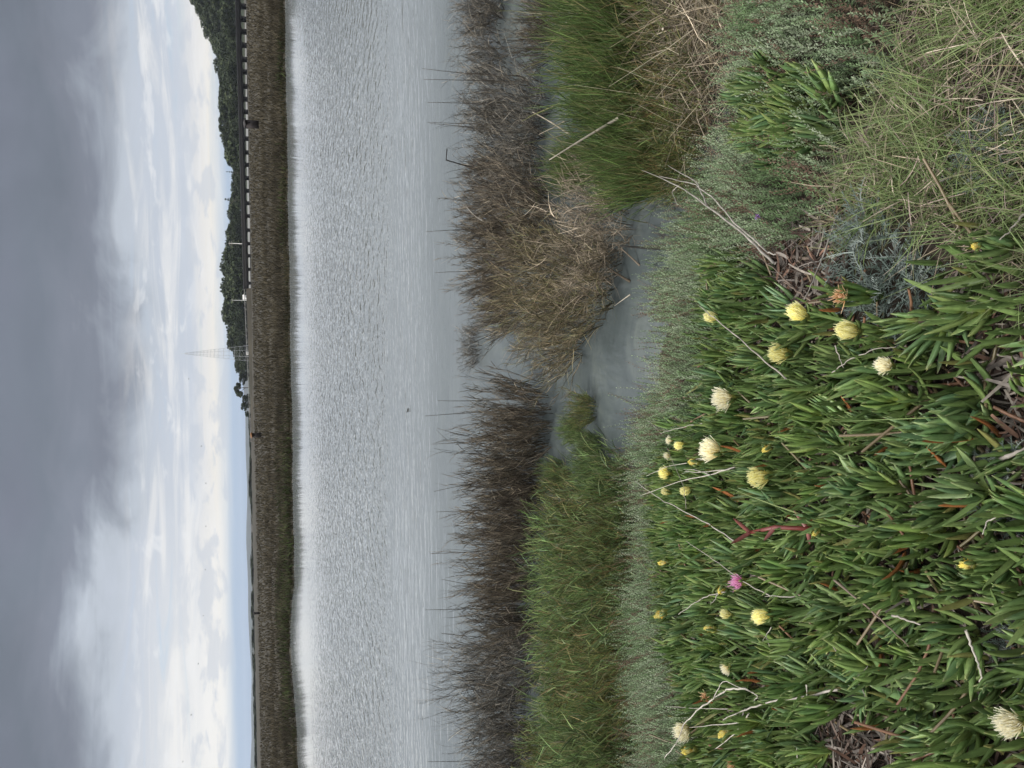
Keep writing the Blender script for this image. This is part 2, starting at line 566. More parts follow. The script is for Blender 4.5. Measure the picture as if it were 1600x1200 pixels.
def marsh_grass():
    a = Acc()
    def strip(n, t0, t1, h0, h1, w, pal, xr=(-62, 44), lean=.25, power=1.0, keep=None):
        x = rng.uniform(*xr, n); t = t0 + (t1 - t0) * rng.uniform(0, 1, n) ** power
        y0 = far_shore(x) + t
        x = x * (y0 / 40.0) ** .9
        y = far_shore(x) + t
        if keep is not None:
            k = keep(x, y, t); x, y, t = x[k], y[k], t[k]
        n = len(x)
        P = np.stack([x, y, marsh_z(x, y) - .03], 1)
        clump = patch(P, .45, 2.0)
        L = rng.uniform(h0, h1, n) * (.7 + .6 * clump)
        D = np.stack([rng.normal(0, lean, n), rng.normal(0, lean, n), np.ones(n)], 1)
        pal = np.array(pal); c = pal[rng.integers(0, len(pal), n)] * rng.uniform(.75, 1.25, (n, 1))
        streak = .5 + .5 * np.sin(t * 1.1 / (1 + t * .04) + 1.4 * np.sin(x / y * 9 + t * .07) + .8 * np.sin(x / y * 23))
        c = c * (.66 + .5 * streak * np.sin(x / y * 31 + t * .3) ** 2 + .08)[:, None] * [1.03, 1, .96]
        a.add(*strands(P, D, L, w * (y / 42), rng.normal(0, .22, (n, 3)) * [1, 1, .3], c * .85, c * 1.15, segs=2, taper=.2))
    brown = [(.060, .052, .036), (.050, .044, .032), (.072, .063, .044), (.042, .038, .028), (.085, .074, .052)]
    tanb = [(.085, .074, .050), (.075, .066, .046), (.100, .086, .060), (.06, .053, .038)]
    dark = [(.035, .032, .02), (.045, .042, .025), (.06, .05, .03), (.03, .035, .018)]
    strip(38000, .5, 7, .24, .50, .045, brown, power=1.0)
    strip(28000, -.22, .9, .10, .27, .05, dark)
    strip(38000, 6, 30, .22, .45, .05, brown + tanb, power=1.3)
    strip(38000, 28, 160, .25, .5, .06, tanb, power=1.6)
    o = a.obj('marsh_grass', M_MARSH)
    tag(o, 'brown marsh grass covering the flat far shore', 'grass', kind='stuff')
    # low green growth along parts of the shore
    a = Acc()
    green = [(.040, .062, .018), (.05, .078, .022), (.035, .05, .02), (.065, .085, .03)]
    def isgreen(x, y, t):
        u = x / y * 40
        g = np.exp(-((u - 16.2) / .9) ** 2) * (t < 1.6) + np.exp(-((u - 9.2) / 1.6) ** 2) * .45 * (t < 3) + np.exp(-((u + 7.8) / 4.2) ** 2) * (t < 9) * .9 \
            + np.exp(-((u + 13) / 3) ** 2) * (t < 9) * .9 + np.exp(-((u + 3.5) / 1) ** 2) * .5 * (t < 3)
        return rng.uniform(0, 1, len(x)) < g
    strip(52000, -.05, 9, .15, .42, .06, green, lean=.5, keep=isgreen)
    o = a.obj('shore_greenery', M_MARSH)
    tag(o, 'low green plants along the far waterline', 'ground cover', kind='stuff')


marsh_grass()


# ------------------------------------------------------------------ hill and far hills
def hill_z(X, Y):
    d = np.maximum(Y, 1); u = X / d                      # lateral direction
    h = np.interp(u, [-.2, -.03, .05, .2, .25, .283, .308, .35, .383, .416, .45, .474, .50, .60, .8, 1.1, 1.6], [0, 0, 2.5, 4, 4, 5, 7, 10, 11, 14, 25, 36, 41, 52, 56, 44, 0])
    f = np.interp(Y, [470, 520, 600, 690, 900, 1100], [0, .15, .62, 1.0, .8, 0])
    return .3 + h * f + .8 * np.sin(X * .05) * np.sin(Y * .04) * np.clip(h / 10, 0, 1) * f


grid('hill', np.linspace(-60, 1300, 110), np.linspace(470, 1100, 40), hill_z, M_HILL)


def far_ridge():
    xs = np.linspace(-7500, 2500, 160)
    top = 24 + 14 * np.sin(xs * .0011 + 1) + 9 * np.sin(xs * .0031) + 4 * np.sin(xs * .009) + np.interp(xs, [-7500, -3000, -500, 500], [30, 20, 4, 0])
    prof = [(0, 0), (300, .45), (700, .85), (1100, 1.0), (1700, .7), (2600, 0)]
    V = np.array([[x, 5600 + dy, .3 + h * k] for dy, k in prof for x, h in zip(xs, top)])
    nx = len(xs)
    i = np.arange(nx - 1)[None] + np.arange(len(prof) - 1)[:, None] * nx
    Q = np.stack([i, i + 1, i + 1 + nx, i + nx], -1).reshape(-1, 4)
    mesh_np('hills', V, Q, M_FAR)['kind'] = 'structure'


far_ridge()


# ------------------------------------------------------------------ air
def haze():
    V, Q, C = boxq((0, 3900, 48), (21000, 10600, 101), (1, 1, 1))
    mt = bpy.data.materials.new('haze'); mt.use_nodes = True
    t = NT(mt.node_tree); t.n.clear()
    o = t.new('ShaderNodeOutputMaterial'); p = t.new('ShaderNodeVolumePrincipled')
    p.inputs['Color'].default_value = (.80, .88, 1.0, 1); p.inputs['Density'].default_value = .00006; p.inputs['Anisotropy'].default_value = .2
    t.l.new(p.outputs[0], o.inputs['Volume'])
    mesh_np('haze', V, Q, mt, smooth=False)['kind'] = 'stuff'


haze()


# ------------------------------------------------------------------ trees
def crown_mesh(seed, H, Wd, kind):
    r = np.random.default_rng(seed)
    a = Acc()
    lobes = []
    if kind == 'round':
        for k in range(9):
            an = r.uniform(0, 6.28); rr = r.uniform(.1, .6) * Wd / 2
            lobes.append((math.cos(an) * rr, math.sin(an) * rr, H * r.uniform(.22, .86), Wd * r.uniform(.19, .32), H * r.uniform(.12, .2)))
        lobes.append((0, 0, H * .78, Wd * .22, H * .2))
    elif kind == 'open':
        for k in range(8):
            an = r.uniform(0, 6.28); rr = r.uniform(.3, .9) * Wd / 2
            lobes.append((math.cos(an) * rr, math.sin(an) * rr, H * r.uniform(.5, .92), Wd * r.uniform(.12, .2), H * r.uniform(.06, .12)))
    else:                                                # tiers of a conifer
        for k in range(7):
            f = k / 6
            lobes.append((0, 0, H * (.25 + .7 * f), Wd * .5 * (1 - .8 * f), H * .035))
    per = 105 if kind != 'tier' else 45
    C, Sz = [], []
    for lx, ly, lz, lr, lh in lobes:
        d = unit(r.normal(size=(per, 3))) * r.uniform(.55, 1.05, (per, 1))
        C.append(np.stack([lx + d[:, 0] * lr, ly + d[:, 1] * lr, lz + d[:, 2] * lh], 1)); Sz.append(r.uniform(.3, .75, per) * Wd / 9)
    C = np.concatenate(C); Sz = np.concatenate(Sz)
    n = len(C)
    A = unit(r.normal(size=(n, 3))); Bv = unit(np.cross(A, r.normal(size=(n, 3))))
    s = Sz[:, None]
    fold = np.cross(A, Bv) * s * .35
    V = np.stack([C - A * s, C - Bv * s * .7 + fold, C + A * s, C + Bv * s * .7 + fold], 1).reshape(-1, 3)
    Q = np.arange(n * 4).reshape(n, 4)
    pal = np.array([(.030, .044, .018), (.040, .055, .022), (.024, .036, .016), (.050, .062, .026)])
    c = np.repeat(pal[r.integers(0, 4, n)] * r.uniform(.7, 1.3, (n, 1)), 4, 0)
    a.add(V, Q, c)
    return a.mesh('crown', M_CROWN, smooth=False)


def trunk_mesh(seed, H):
    r = np.random.default_rng(seed)
    a = Acc()
    b = (.085, .07, .055)
    top = np.array([r.normal(0, .3), r.normal(0, .3), H * .7])
    a.add(*tube([(0, 0, -.6), (0.05, 0, H * .25), top * [.5, .5, .7], top], [H * .028, H * .022, H * .016, H * .006], b))
    for k in range(4):
        an = r.uniform(0, 6.28); z0 = H * r.uniform(.25, .5)
        e = np.array([math.cos(an) * H * .22, math.sin(an) * H * .22, z0 + H * .25])
        a.add(*tube([(0, 0, z0), e * [.5, .5, 1] - [0, 0, H * .1], e], [H * .013, H * .009, H * .004], b, 5))
    return a.mesh('trunk', M_BARK)


KINDS = {}
for i, (k, H, W_) in enumerate([('round', 10, 9), ('round', 10, 8), ('round', 10, 10.5), ('round', 10, 7), ('open', 10, 9), ('open', 10, 11), ('tier', 10, 4.5)]):
    KINDS[i] = (crown_mesh(100 + i, H, W_, k), trunk_mesh(200 + i, H))


def tree(px, py, Y, H, v, label, group=None, name='broadleaf_tree', wide=1.0, z=None):
    p = at_depth(px, py, Y)
    zz = float(hill_z(np.array(p[0]), np.array(Y))) if z is None else z
    t = bpy.data.objects.new(name, None); link(t)
    t.location = (p[0], Y, zz - .3)
    s = H / 10
    t.scale = (s * wide, s * wide, s)
    t.rotation_euler = (0, 0, rng.uniform(0, 6.28))
    tag(t, label, 'tree', group)
    link(bpy.data.objects.new('crown', KINDS[v][0]), t)
    link(bpy.data.objects.new('trunk', KINDS[v][1]), t)
    return t


# the wood on the hill slope: a row along the ridge, then the slope below it
for py in np.arange(-96, 262, 9.0):
    tree(380, py + rng.uniform(-3, 3), rng.uniform(670, 705), rng.uniform(9, 12.5), int(rng.integers(0, 4)), 'dark green broadleaf tree in the wood on the hill slope', 'trees covering the hill slope', wide=rng.uniform(1.3, 1.8))
for k in range(130):
    py = 262 - 355 * ((k + rng.uniform(0, 1)) / 130) ** .85; Y = 495 + 175 * ((k * .618) % 1)
    if 38 < py < 66 and 525 < Y < 590: continue
    tree(380, py, Y, rng.uniform(8, 12.5), int(rng.integers(0, 4)), 'dark green broadleaf tree in the wood on the hill slope', 'trees covering the hill slope', wide=rng.uniform(1.3, 1.9))
for py, H, v in [(150, 9, 4), (168, 10, 1), (186, 11, 5), (200, 11, 4), (214, 10, 0), (226, 9, 4), (240, 8, 5), (252, 6, 1)]:
    tree(380, py, rng.uniform(540, 570), H * 1.45, v, 'open crowned tree on the low ridge at the foot of the hill', 'open trees along the low ridge')
# the wood on the flat behind the causeway
sil_y = [265, 300, 350, 375, 400, 430, 470, 520, 545, 560, 585]
sil_h = [8, 9.5, 11.5, 13, 15.5, 16, 17, 15.5, 12.5, 11, 8]
for k in range(78):
    front = k < 40
    py = 262 + 326 * ((k % 40) + rng.uniform(.1, .9)) / 40; Y = rng.uniform(560, 600) if front else rng.uniform(540, 560)
    H = np.interp(py, sil_y, sil_h) * (rng.uniform(.86, 1.06) if front else rng.uniform(.55, .8)) * Y / 560
    tree(380, py, Y, H, int(rng.integers(0, 4)), 'dark tree in the flat wood behind the causeway', 'trees of the flat wood', wide=rng.uniform(1.05, 1.5))
tree(380, 606, 560, 11.5, 5, 'rounded open tree standing tall at the low end of the wood', name='broadleaf_tree')
for py, H, lab in [(622, 6.0, 'low bushy tree beside the tall open tree at the end of the wood'), (633, 7.0, 'small dark tree, next to last at the end of the wood'), (648, 4.5, 'very low tree where the wood runs out')]:
    tree(380, py, 560, H, 2, lab, wide=.9)
tree(380, 270, 540, 12.0, 6, 'slim pole-like conifer above the trees near the hill', name='conifer_tree', wide=.5)
tree(380, 313, 540, 13.5, 6, 'tiered conifer rising above the low wood', name='conifer_tree', wide=1.1)
# far treeline at the marsh edge
for k in range(42):
    py = 655 + 640 * (k + rng.uniform(0, 1)) / 42; Y = rng.uniform(560, 760)
    tree(390, py, Y, rng.uniform(1.3, 3.2), int(rng.integers(0, 4)), 'tiny far tree on the horizon beyond the marsh', 'far trees along the horizon', z=.4, wide=rng.uniform(4, 12))


# ------------------------------------------------------------------ bridge, tower, poles, boxes
def bridge():
    Y = 262.0
    root = bpy.data.objects.new('trestle_bridge', None); link(root)
    pa = at_depth(371, -60, Y); pb = at_depth(382.6, 452, Y)
    root.location = (pb[0], Y, 0)
    tag(root, 'long dark railway trestle bridge crossing the marsh below the hill', 'bridge')
    o = np.array([pb[0], Y, 0])
    dark = (.018, .017, .018)
    A = np.array([pa[0], Y, at_depth(367.5, -60, Y)[2]]) - o; B = np.array([pb[0], Y, at_depth(382.2, 452, Y)[2]]) - o
    A = A + [0, -6, 0]
    L = np.linalg.norm(A - B); d = unit(A - B); A = A + d * 40
    a = Acc()
    n = unit(np.cross(d, [0, 0, 1])); up = np.cross(n, d)
    def beam(off_n, off_u, wn, wu, P, Qp, col):
        v = []
        for e in (P, Qp):
            for sn, su in ((-1, -1), (1, -1), (1, 1), (-1, 1)):
                v.append(e + n * (off_n + sn * wn / 2) + up * (off_u + su * wu / 2))
        q = [[0, 1, 5, 4], [1, 2, 6, 5], [2, 3, 7, 6], [3, 0, 4, 7], [0, 3, 2, 1], [4, 5, 6, 7]]
        return np.array(v), np.array(q), np.tile(col, (8, 1))
    a.add(*beam(0, -.1, 3.4, .25, A, B, dark)); a.obj('deck', M_PAINT, root, smooth=False)
    for s in (-1, 1):
        g = Acc(); g.add(*beam(s * 1.3, -.72, .35, .98, A, B, dark)); g.obj('girder', M_PAINT, root, smooth=False)
        g = Acc(); g.add(*beam(s * 1.6, .2, .08, .34, A, B, (.03, .03, .032))); g.obj('parapet', M_PAINT, root, smooth=False)
    Ltot = np.linalg.norm(A - B); k = 0; s = 2.0
    while s < Ltot:
        P = B + d * s
        g = Acc()
        zt = P[2] - 1.1
        g.add(*boxq((P[0], P[1], zt - .12), (1.3, 3.2, .3), dark))
        for q in (-1.2, 0, 1.2):
            g.add(*boxq((P[0], P[1] + q, (zt - .27 - .5) / 2), (.62, .42, zt - .27 + .5), dark))
        g.obj('pier', M_PAINT, root, smooth=False)
        s += 4.15 + rng.uniform(-.35, .35)
    # causeway beyond the bridge end
    c0 = at_depth(383, 452, Y); c1 = at_depth(388, 690, 330)
    xs = np.linspace(0, 1, 40)
    V = []
    for t in xs:
        p = c0 * (1 - t) + c1 * t; zt = (.9 + (1 - t) * 1.2)
        V += [(p[0], p[1] - 4, .2), (p[0], p[1] - 1.6, zt), (p[0], p[1] + 1.6, zt), (p[0], p[1] + 4, .2)]
    Q = [[i * 4 + k, i * 4 + k + 1, (i + 1) * 4 + k + 1, (i + 1) * 4 + k] for i in range(39) for k in range(3)]
    mesh_np('causeway', np.array(V), np.array(Q), M_PLAIN)['kind'] = 'structure'
    a = Acc()
    p0 = np.array([c0[0], c0[1] - 1.5, 2.1]); p1 = np.array([c1[0], c1[1] - 1.5, .95])
    a.add(*tube([p0 + [0, 0, .55], (p0 + p1) / 2 + [0, 0, .5], p1 + [0, 0, .45]], .06, (.30, .29, .28)))
    for t in np.linspace(0, 1, 28):
        q = p0 * (1 - t) + p1 * t
        a.add(*boxq(q + [0, 0, .2], (.12, .12, .6), (.22, .21, .2)))
    tag(a.obj('guard_rail', M_PAINT, None), 'thin pale guard rail along the causeway left of the bridge', 'guard rail')


bridge()
# added pale sheet behind the bridge: its colour gives the bright gaps between piers
M_GAP_TONE = mat_ground('bright_gap_tone', [(.3, (.09, .09, .087)), (.7, (.20, .197, .19))], .3, bump=.1, bscale=2)
grid('bright_gap_sheet', np.linspace(15, 160, 40), np.linspace(268, 440, 20), lambda X, Y: .62 + .1 * np.sin(X * .2) * np.sin(Y * .05) - .6 * np.clip(np.abs(X - 87) / 72, 0, 1) ** 12, M_GAP_TONE)


def tower():
    Y = 450.0
    base = at_depth(384, 552, Y); top = at_depth(289, 553.5, Y)
    root = bpy.data.objects.new('lattice_tower', None); link(root)
    root.location = (base[0], Y, .4)
    root.rotation_euler = (0, 0, .35)
    tag(root, 'tall pale grey tapering lattice tower in front of the wood', 'radio tower')
    H = top[2] - .4
    c = (.42, .43, .45)
    def half(z):
        return np.interp(z / H, [0, .45, 1], [3.4, 2.0, .28])
    for sx in (-1, 1):
        for sy in (-1, 1):
            a = Acc()
            a.add(*tube([(sx * half(z), sy * half(z), z) for z in np.linspace(0, H, 12)], np.linspace(.09, .05, 12), c, 5))
            a.obj('leg', M_PAINT, root)
    a = Acc(); zs = np.concatenate([np.linspace(0, H * .5, 7), np.linspace(H * .56, H * .98, 9)])
    for z in zs[1:]:
        h = half(z)
        for p, q in (((-h, -h), (h, -h)), ((h, -h), (h, h)), ((h, h), (-h, h)), ((-h, h), (-h, -h))):
            a.add(*tube([(p[0], p[1], z), (q[0], q[1], z)], .042, c, 4))
    a.obj('crossbar', M_PAINT, root)
    a = Acc()
    for z0, z1 in zip(zs[:-1], zs[1:]):
        h0, h1 = half(z0), half(z1)
        for s in (-1, 1):
            a.add(*tube([(-h0, s * h0, z0), (h1, s * h1, z1)], .026, c, 4)); a.add(*tube([(s * h0, h0, z0), (s * h1, -h1, z1)], .026, c, 4))
    a.obj('bracing', M_PAINT, root)
    a = Acc(); a.add(*tube([(0, 0, H * .95), (0, 0, H + 2.2)], [.09, .05], c)); a.obj('antenna', M_PAINT, root)
    a = Acc(); a.add(*boxq((0, 0, 1.0), (1.4, 1.4, 2.6), (.55, .54, .52))); a.obj('equipment_box', M_PAINT, root, smooth=False)


tower()


def pole(px_top, py, Y, label, arms=2, col=(.5, .49, .46)):
    t = at_depth(px_top, py, Y)
    r = bpy.data.objects.new('utility_pole', None); link(r); r.location = (t[0], Y, .3)
    tag(r, label, 'utility pole')
    H = t[2] - .3
    a = Acc(); a.add(*tube([(0, 0, 0), (0, 0, H)], [.2, .12], col)); a.obj('shaft', M_PAINT, r)
    for k in range(arms):
        a = Acc(); a.add(*boxq((0, -.16, H * (.95 - .1 * k)), (2.2, .12, .16), (.3, .27, .23))); a.obj('crossarm', M_PAINT, r, smooth=False)


pole(357, 380, 400, 'pale thin utility pole against the wood near the bridge end', 2)
pole(362, 469, 430, 'white slender pole standing beside the small white shed', 1, (.42, .42, .41))


def shed():
    Y = 426; p = at_depth(383, 464.5, Y)
    r = bpy.data.objects.new('shed', None); link(r); r.location = (p[0], Y, .5)
    tag(r, 'small white shed beside the causeway below the wood', 'shed')
    a = Acc(); a.add(*boxq((0, 0, 1.35), (2.1, 2.4, 2.7), (.7, .7, .68))); a.obj('wall', M_PAINT, r, smooth=False)
    a = Acc()
    V = [(-1.3, -1.45, 2.702), (1.3, -1.45, 2.702), (1.3, 1.45, 2.702), (-1.3, 1.45, 2.702), (-1.3, 0, 3.4), (1.3, 0, 3.4)]
    a.add(V, np.array([[0, 1, 5, 4], [2, 3, 4, 5], [0, 4, 3, 3], [1, 2, 5, 5]])[:2], (.38, .37, .36)); a.obj('roof', M_PAINT, r, smooth=False)
    a = Acc(); a.add(*boxq((.1, -1.215, 1.0), (.8, .03, 1.95), (.25, .26, .27))); a.obj('door', M_PAINT, r, smooth=False)


shed()


def nest_box(px_base, py, px_top, wpx, label, tint, roof):
    """a dark boarded box on a post in the marsh, its foot level with the grass tops"""
    g = .66
    d = ray(px_base, py); s = (g - CAM[2]) / d[2]; P = CAM + d * s
    Y = P[1]; pxm = Y / math.cos(0) / FPX
    H = (px_base - px_top) * pxm * 1.0; W_ = wpx * pxm
    r = bpy.data.objects.new('nest_box', None); link(r); r.location = (P[0], Y, .4); r.rotation_euler = (0, 0, .25)
    tag(r, label, 'nest box')
    a = Acc(); a.add(*tube([(0, W_ * .4, -.2), (0, W_ * .4, .26 + H * .9)], W_ * .14, (.05, .042, .035))); a.obj('post', M_STEM, r)
    a = Acc(); a.add(*boxq((0, -W_ * .2, .26 + H * .46), (W_, W_ * .9, H * .86), tint))
    for k in range(3):
        a.add(*boxq((0, -W_ * .2, .26 + H * (.2 + .25 * k)), (W_ * 1.04, W_ * .94, .02), np.array(tint) * .7))
    a.obj('body', M_STEM, r, smooth=False)
    a = Acc(); w2 = W_ * .62; z0 = .26 + H * .892
    V = [(-w2, -w2 * 1.5, z0), (w2, -w2 * 1.5, z0), (w2, w2 * .9, z0 + .12), (-w2, w2 * .9, z0 + .12)]
    V += [(x, y, z + .035 + (.10 if x > 0 else 0)) for x, y, z in V]
    a.add(V, [[0, 3, 2, 1], [4, 5, 6, 7], [0, 1, 5, 4], [1, 2, 6, 5], [2, 3, 7, 6], [3, 0, 4, 7]], roof); a.obj('roof', M_STEM, r, smooth=False)
    hole = Acc(); hole.add(*tube([(0, -W_ * .67, .26 + H * .66), (0, -W_ * .655, .26 + H * .66)], W_ * .16, (.006, .006, .006), 10)); hole.obj('entrance_hole', M_STEM, r)


nest_box(405, 196, 384, 8.5, 'largest dark wooden box on a post in the marsh below the hill', (.040, .034, .034), (.03, .027, .027))
nest_box(408.5, 680, 394, 6, 'dark wooden box with rusty top standing where the wood ends', (.035, .03, .028), (.16, .08, .035))
nest_box(406.5, 957.5, 398, 3.4, 'smallest and farthest dark box standing in the left part of the marsh', (.035, .03, .028), (.03, .027, .027))


# ------------------------------------------------------------------ birds
def bird_mesh():
    a = Acc(); c = (.03, .03, .035)
    a.add(*tube([(-.16, 0, 0), (-.08, 0, .01), (.04, 0, .01), (.12, 0, .015), (.19, 0, .01)], [.012, .04, .05, .03, .006], c, 6))
    for s in (-1, 1):
        V = [(.08, s * .03, .02), (-.06, s * .03, .02), (-.03, s * .22, .10), (.07, s * .22, .105), (-.10, s * .45, .06), (-.02, s * .46, .065)]
        V += [(x, y, z + .012) for x, y, z in V]
        a.add(V, [[0, 1, 2, 3], [3, 2, 4, 5], [6, 9, 8, 7], [9, 11, 10, 8], [0, 3, 9, 6], [3, 5, 11, 9], [1, 7, 8, 2], [2, 8, 10, 4], [4, 10, 11, 5]], c)
    return a.mesh('bird', M_PAINT)


bm_ = bird_mesh()
for px, py in [(295, 592), (315, 697), (322, 755), (322, 822), (321, 890), (318, 962), (310, 1037), (299, 1117), (286, 1190)]:
    p = at_depth(px, py, 210)
    tag(inst('bird', bm_, p, rng.uniform(-.5, .5) + 3.1, 1.0, (rng.uniform(-.3, .3), 0)), 'tiny dark bird flying low in the bright sky above the marsh', 'bird', 'birds strung out across the sky')


def duck():
    p = at_z(638, 641, 0)
    a = Acc(); c = (.02, .018, .016); k = .15
    prof = [(-.22, .03, .012), (-.17, .05, .04), (-.08, .045, .07), (.03, .04, .075), (.12, .045, .055), (.16, .09, .03), (.165, .14, .03), (.19, .165, .034), (.225, .155, .02), (.27, .148, .008)]
    a.add(*tube([(x * k, 0, z * k) for x, z, r in prof], [r * k for x, z, r in prof], c, 8))
    o = a.obj('duck', M_PAINT); o.location = p; o.rotation_euler = (0, 0, 2.6)
    tag(o, 'small dark waterbird floating alone on the rippled open water', 'bird')


duck()


# ------------------------------------------------------------------ shrubs in the shallows
def shrub_mesh(name, seed, H, Rad, n_stem, n_twig, pal, mat, stem_w=.0055, twig_w=.0029, spread=.55, droop=.10, curl=.4, tw_len=(.07, .25), upb=.5, tips=None, wig=0.03):
    global rng
    keep = rng; rng = np.random.default_rng(seed)
    pal = np.array(pal)
    a = Acc()
    an = rng.uniform(0, 6.283, n_stem); rr = Rad * .75 * np.sqrt(rng.uniform(0, 1, n_stem))
    B = np.stack([np.cos(an) * rr, np.sin(an) * rr, np.full(n_stem, -.06)], 1)
    out = np.stack([np.cos(an), np.sin(an), np.zeros(n_stem)], 1) * (rr / Rad)[:, None]
    D = unit(np.array([0, 0, 1]) + out * spread + rng.normal(0, .16, (n_stem, 3)))
    L = H * rng.uniform(.55, 1.1, n_stem) * (1 - .25 * rr / Rad)
    bend = out * .12 + rng.normal(0, .12, (n_stem, 3)); bend[:, 2] -= droop
    c = pal[rng.integers(0, len(pal), n_stem)] * rng.uniform(.6, 1.1, (n_stem, 1))
    a.add(*strands(B, D, L, stem_w * rng.uniform(.6, 1.3, n_stem), bend, c * .8, c, segs=4, sides=3, taper=.35, wig=wig))
    i = rng.integers(0, n_stem, n_twig); t = rng.uniform(.25, 1.0, n_twig)[:, None]
    P = B[i] + L[i][:, None] * (D[i] * t + bend[i] * t * t)
    T = unit(D[i] + 2 * bend[i] * t)
    D2 = unit(T * .7 + rng.normal(0, .45, (n_twig, 3)) + np.array([0, 0, upb]))
    L2 = H * rng.uniform(*tw_len, n_twig)
    b2 = rng.normal(0, curl, (n_twig, 3)); b2[:, 2] = b2[:, 2] * .6 - droop * .5
    c = pal[rng.integers(0, len(pal), n_twig)] * rng.uniform(.5, 1.75, (n_twig, 1))
    c = c * rng.uniform(.55, 1.45, n_stem)[i][:, None]
    c1 = c * 1.1 if tips is None else c * .6 + np.array(tips) * .4 * rng.uniform(.4, 1.5, (n_twig, 1))
    pale = rng.uniform(0, 1, n_twig) < .05
    c[pale] = c[pale] * .4 + np.array([.20, .175, .14])
    a.add(*strands(P, D2, L2, twig_w * rng.uniform(.6, 1.4, n_twig), b2, c, c1, segs=3, sides=2, taper=.3, wig=wig))
    rng = keep
    return a.mesh(name, mat)


P_BROWN = [(.100, .083, .062), (.13, .107, .078), (.068, .058, .046), (.18, .15, .11), (.085, .066, .052), (.055, .05, .04)]
P_GREYB = [(.075, .069, .06), (.05, .047, .042), (.10, .09, .075), (.13, .11, .085), (.04, .038, .035), (.18, .165, .14)]
P_OLIVE = [(.13, .112, .064), (.17, .14, .08), (.105, .10, .052), (.22, .18, .115), (.08, .085, .036), (.14, .105, .066)]
P_TAN = [(.21, .172, .13), (.25, .205, .155), (.15, .122, .092), (.10, .085, .064), (.30, .25, .19)]
P_GREEN = [(.090, .150, .052), (.115, .180, .060), (.065, .115, .046), (.14, .19, .07), (.15, .145, .065), (.042, .07, .032)]
P_YGRN = [(.125, .15, .045), (.16, .17, .055), (.09, .12, .04), (.18, .15, .065), (.06, .085, .03), (.19, .13, .065)]
P_BLADE = [(.085, .135, .038), (.105, .155, .045), (.07, .12, .036), (.055, .085, .03), (.15, .16, .06), (.17, .15, .075)]

SH = {
    'brown': [shrub_mesh('dead_shrub', 300 + k, .5, .34, 150, 4200, P_BROWN, M_DEAD, upb=.8, spread=.42, curl=.22, tw_len=(.06, .2)) for k in range(3)],
    'grey': [shrub_mesh('dead_shrub', 310 + k, .5, .34, 100, 2500, P_GREYB, M_DEAD, curl=.45) for k in range(3)],
    'olive': [shrub_mesh('dead_shrub', 320 + k, .5, .34, 130, 3400, P_OLIVE + P_BROWN[:3], M_DEAD, curl=.4, spread=.7) for k in range(2)],
    'tan': [shrub_mesh('dead_shrub', 330 + k, .5, .34, 110, 3000, P_TAN, M_DEAD, curl=.6, spread=.8, upb=.3) for k in range(2)],
    'green': [shrub_mesh('marsh_bush', 340 + k, .5, .34, 190, 2900, P_GREEN, M_GREEN, .005, .0058, spread=.5, droop=.05, curl=.18, tw_len=(.12, .3), upb=.8, tips=(.17, .20, .07)) for k in range(3)],
    'ygreen': [shrub_mesh('marsh_bush', 350 + k, .5, .34, 170, 2600, P_YGRN + P_GREEN[:3], M_GREEN, .005, .0055, spread=.6, droop=.06, curl=.25, upb=.7, tips=(.19, .16, .06)) for k in range(2)],
    'blade': [shrub_mesh('marsh_grass_clump', 360 + k, .5, .34, 420, 2400, P_BLADE, M_GREEN, .005, .0056, spread=.35, droop=.04, curl=.14, tw_len=(.3, .55), upb=1.2, tips=(.10, .15, .05)) for k in range(2)],
    'tangle': [shrub_mesh('dry_bush', 370 + k, .5, .34, 150, 1100, P_TAN + [(.30, .265, .20), (.26, .23, .16)] + P_OLIVE[:2], M_DEAD, .0055, .0042, spread=.8, droop=.35, curl=.85, tw_len=(.18, .5), upb=.3, wig=.06) for k in range(2)],
}


def bush(kind, px, py, H, rad, label, cat, group, sq=1.0):
    if kind in ('brown', 'grey', 'olive', 'tan'):
        H *= 1.42 if py > 590 else 1.14
    p = ground(px, py, 0.0, water=True)
    ms = SH[kind]; me = ms[int(rng.integers(0, len(ms)))]
    o = inst(me.name.split('.')[0], me, (p[0], p[1], max(0.0, float(gz(p[0], p[1])))), rng.uniform(0, 6.28), (rad / .34, rad / .34 * sq, H / .5))
    return tag(o, label, cat, group)


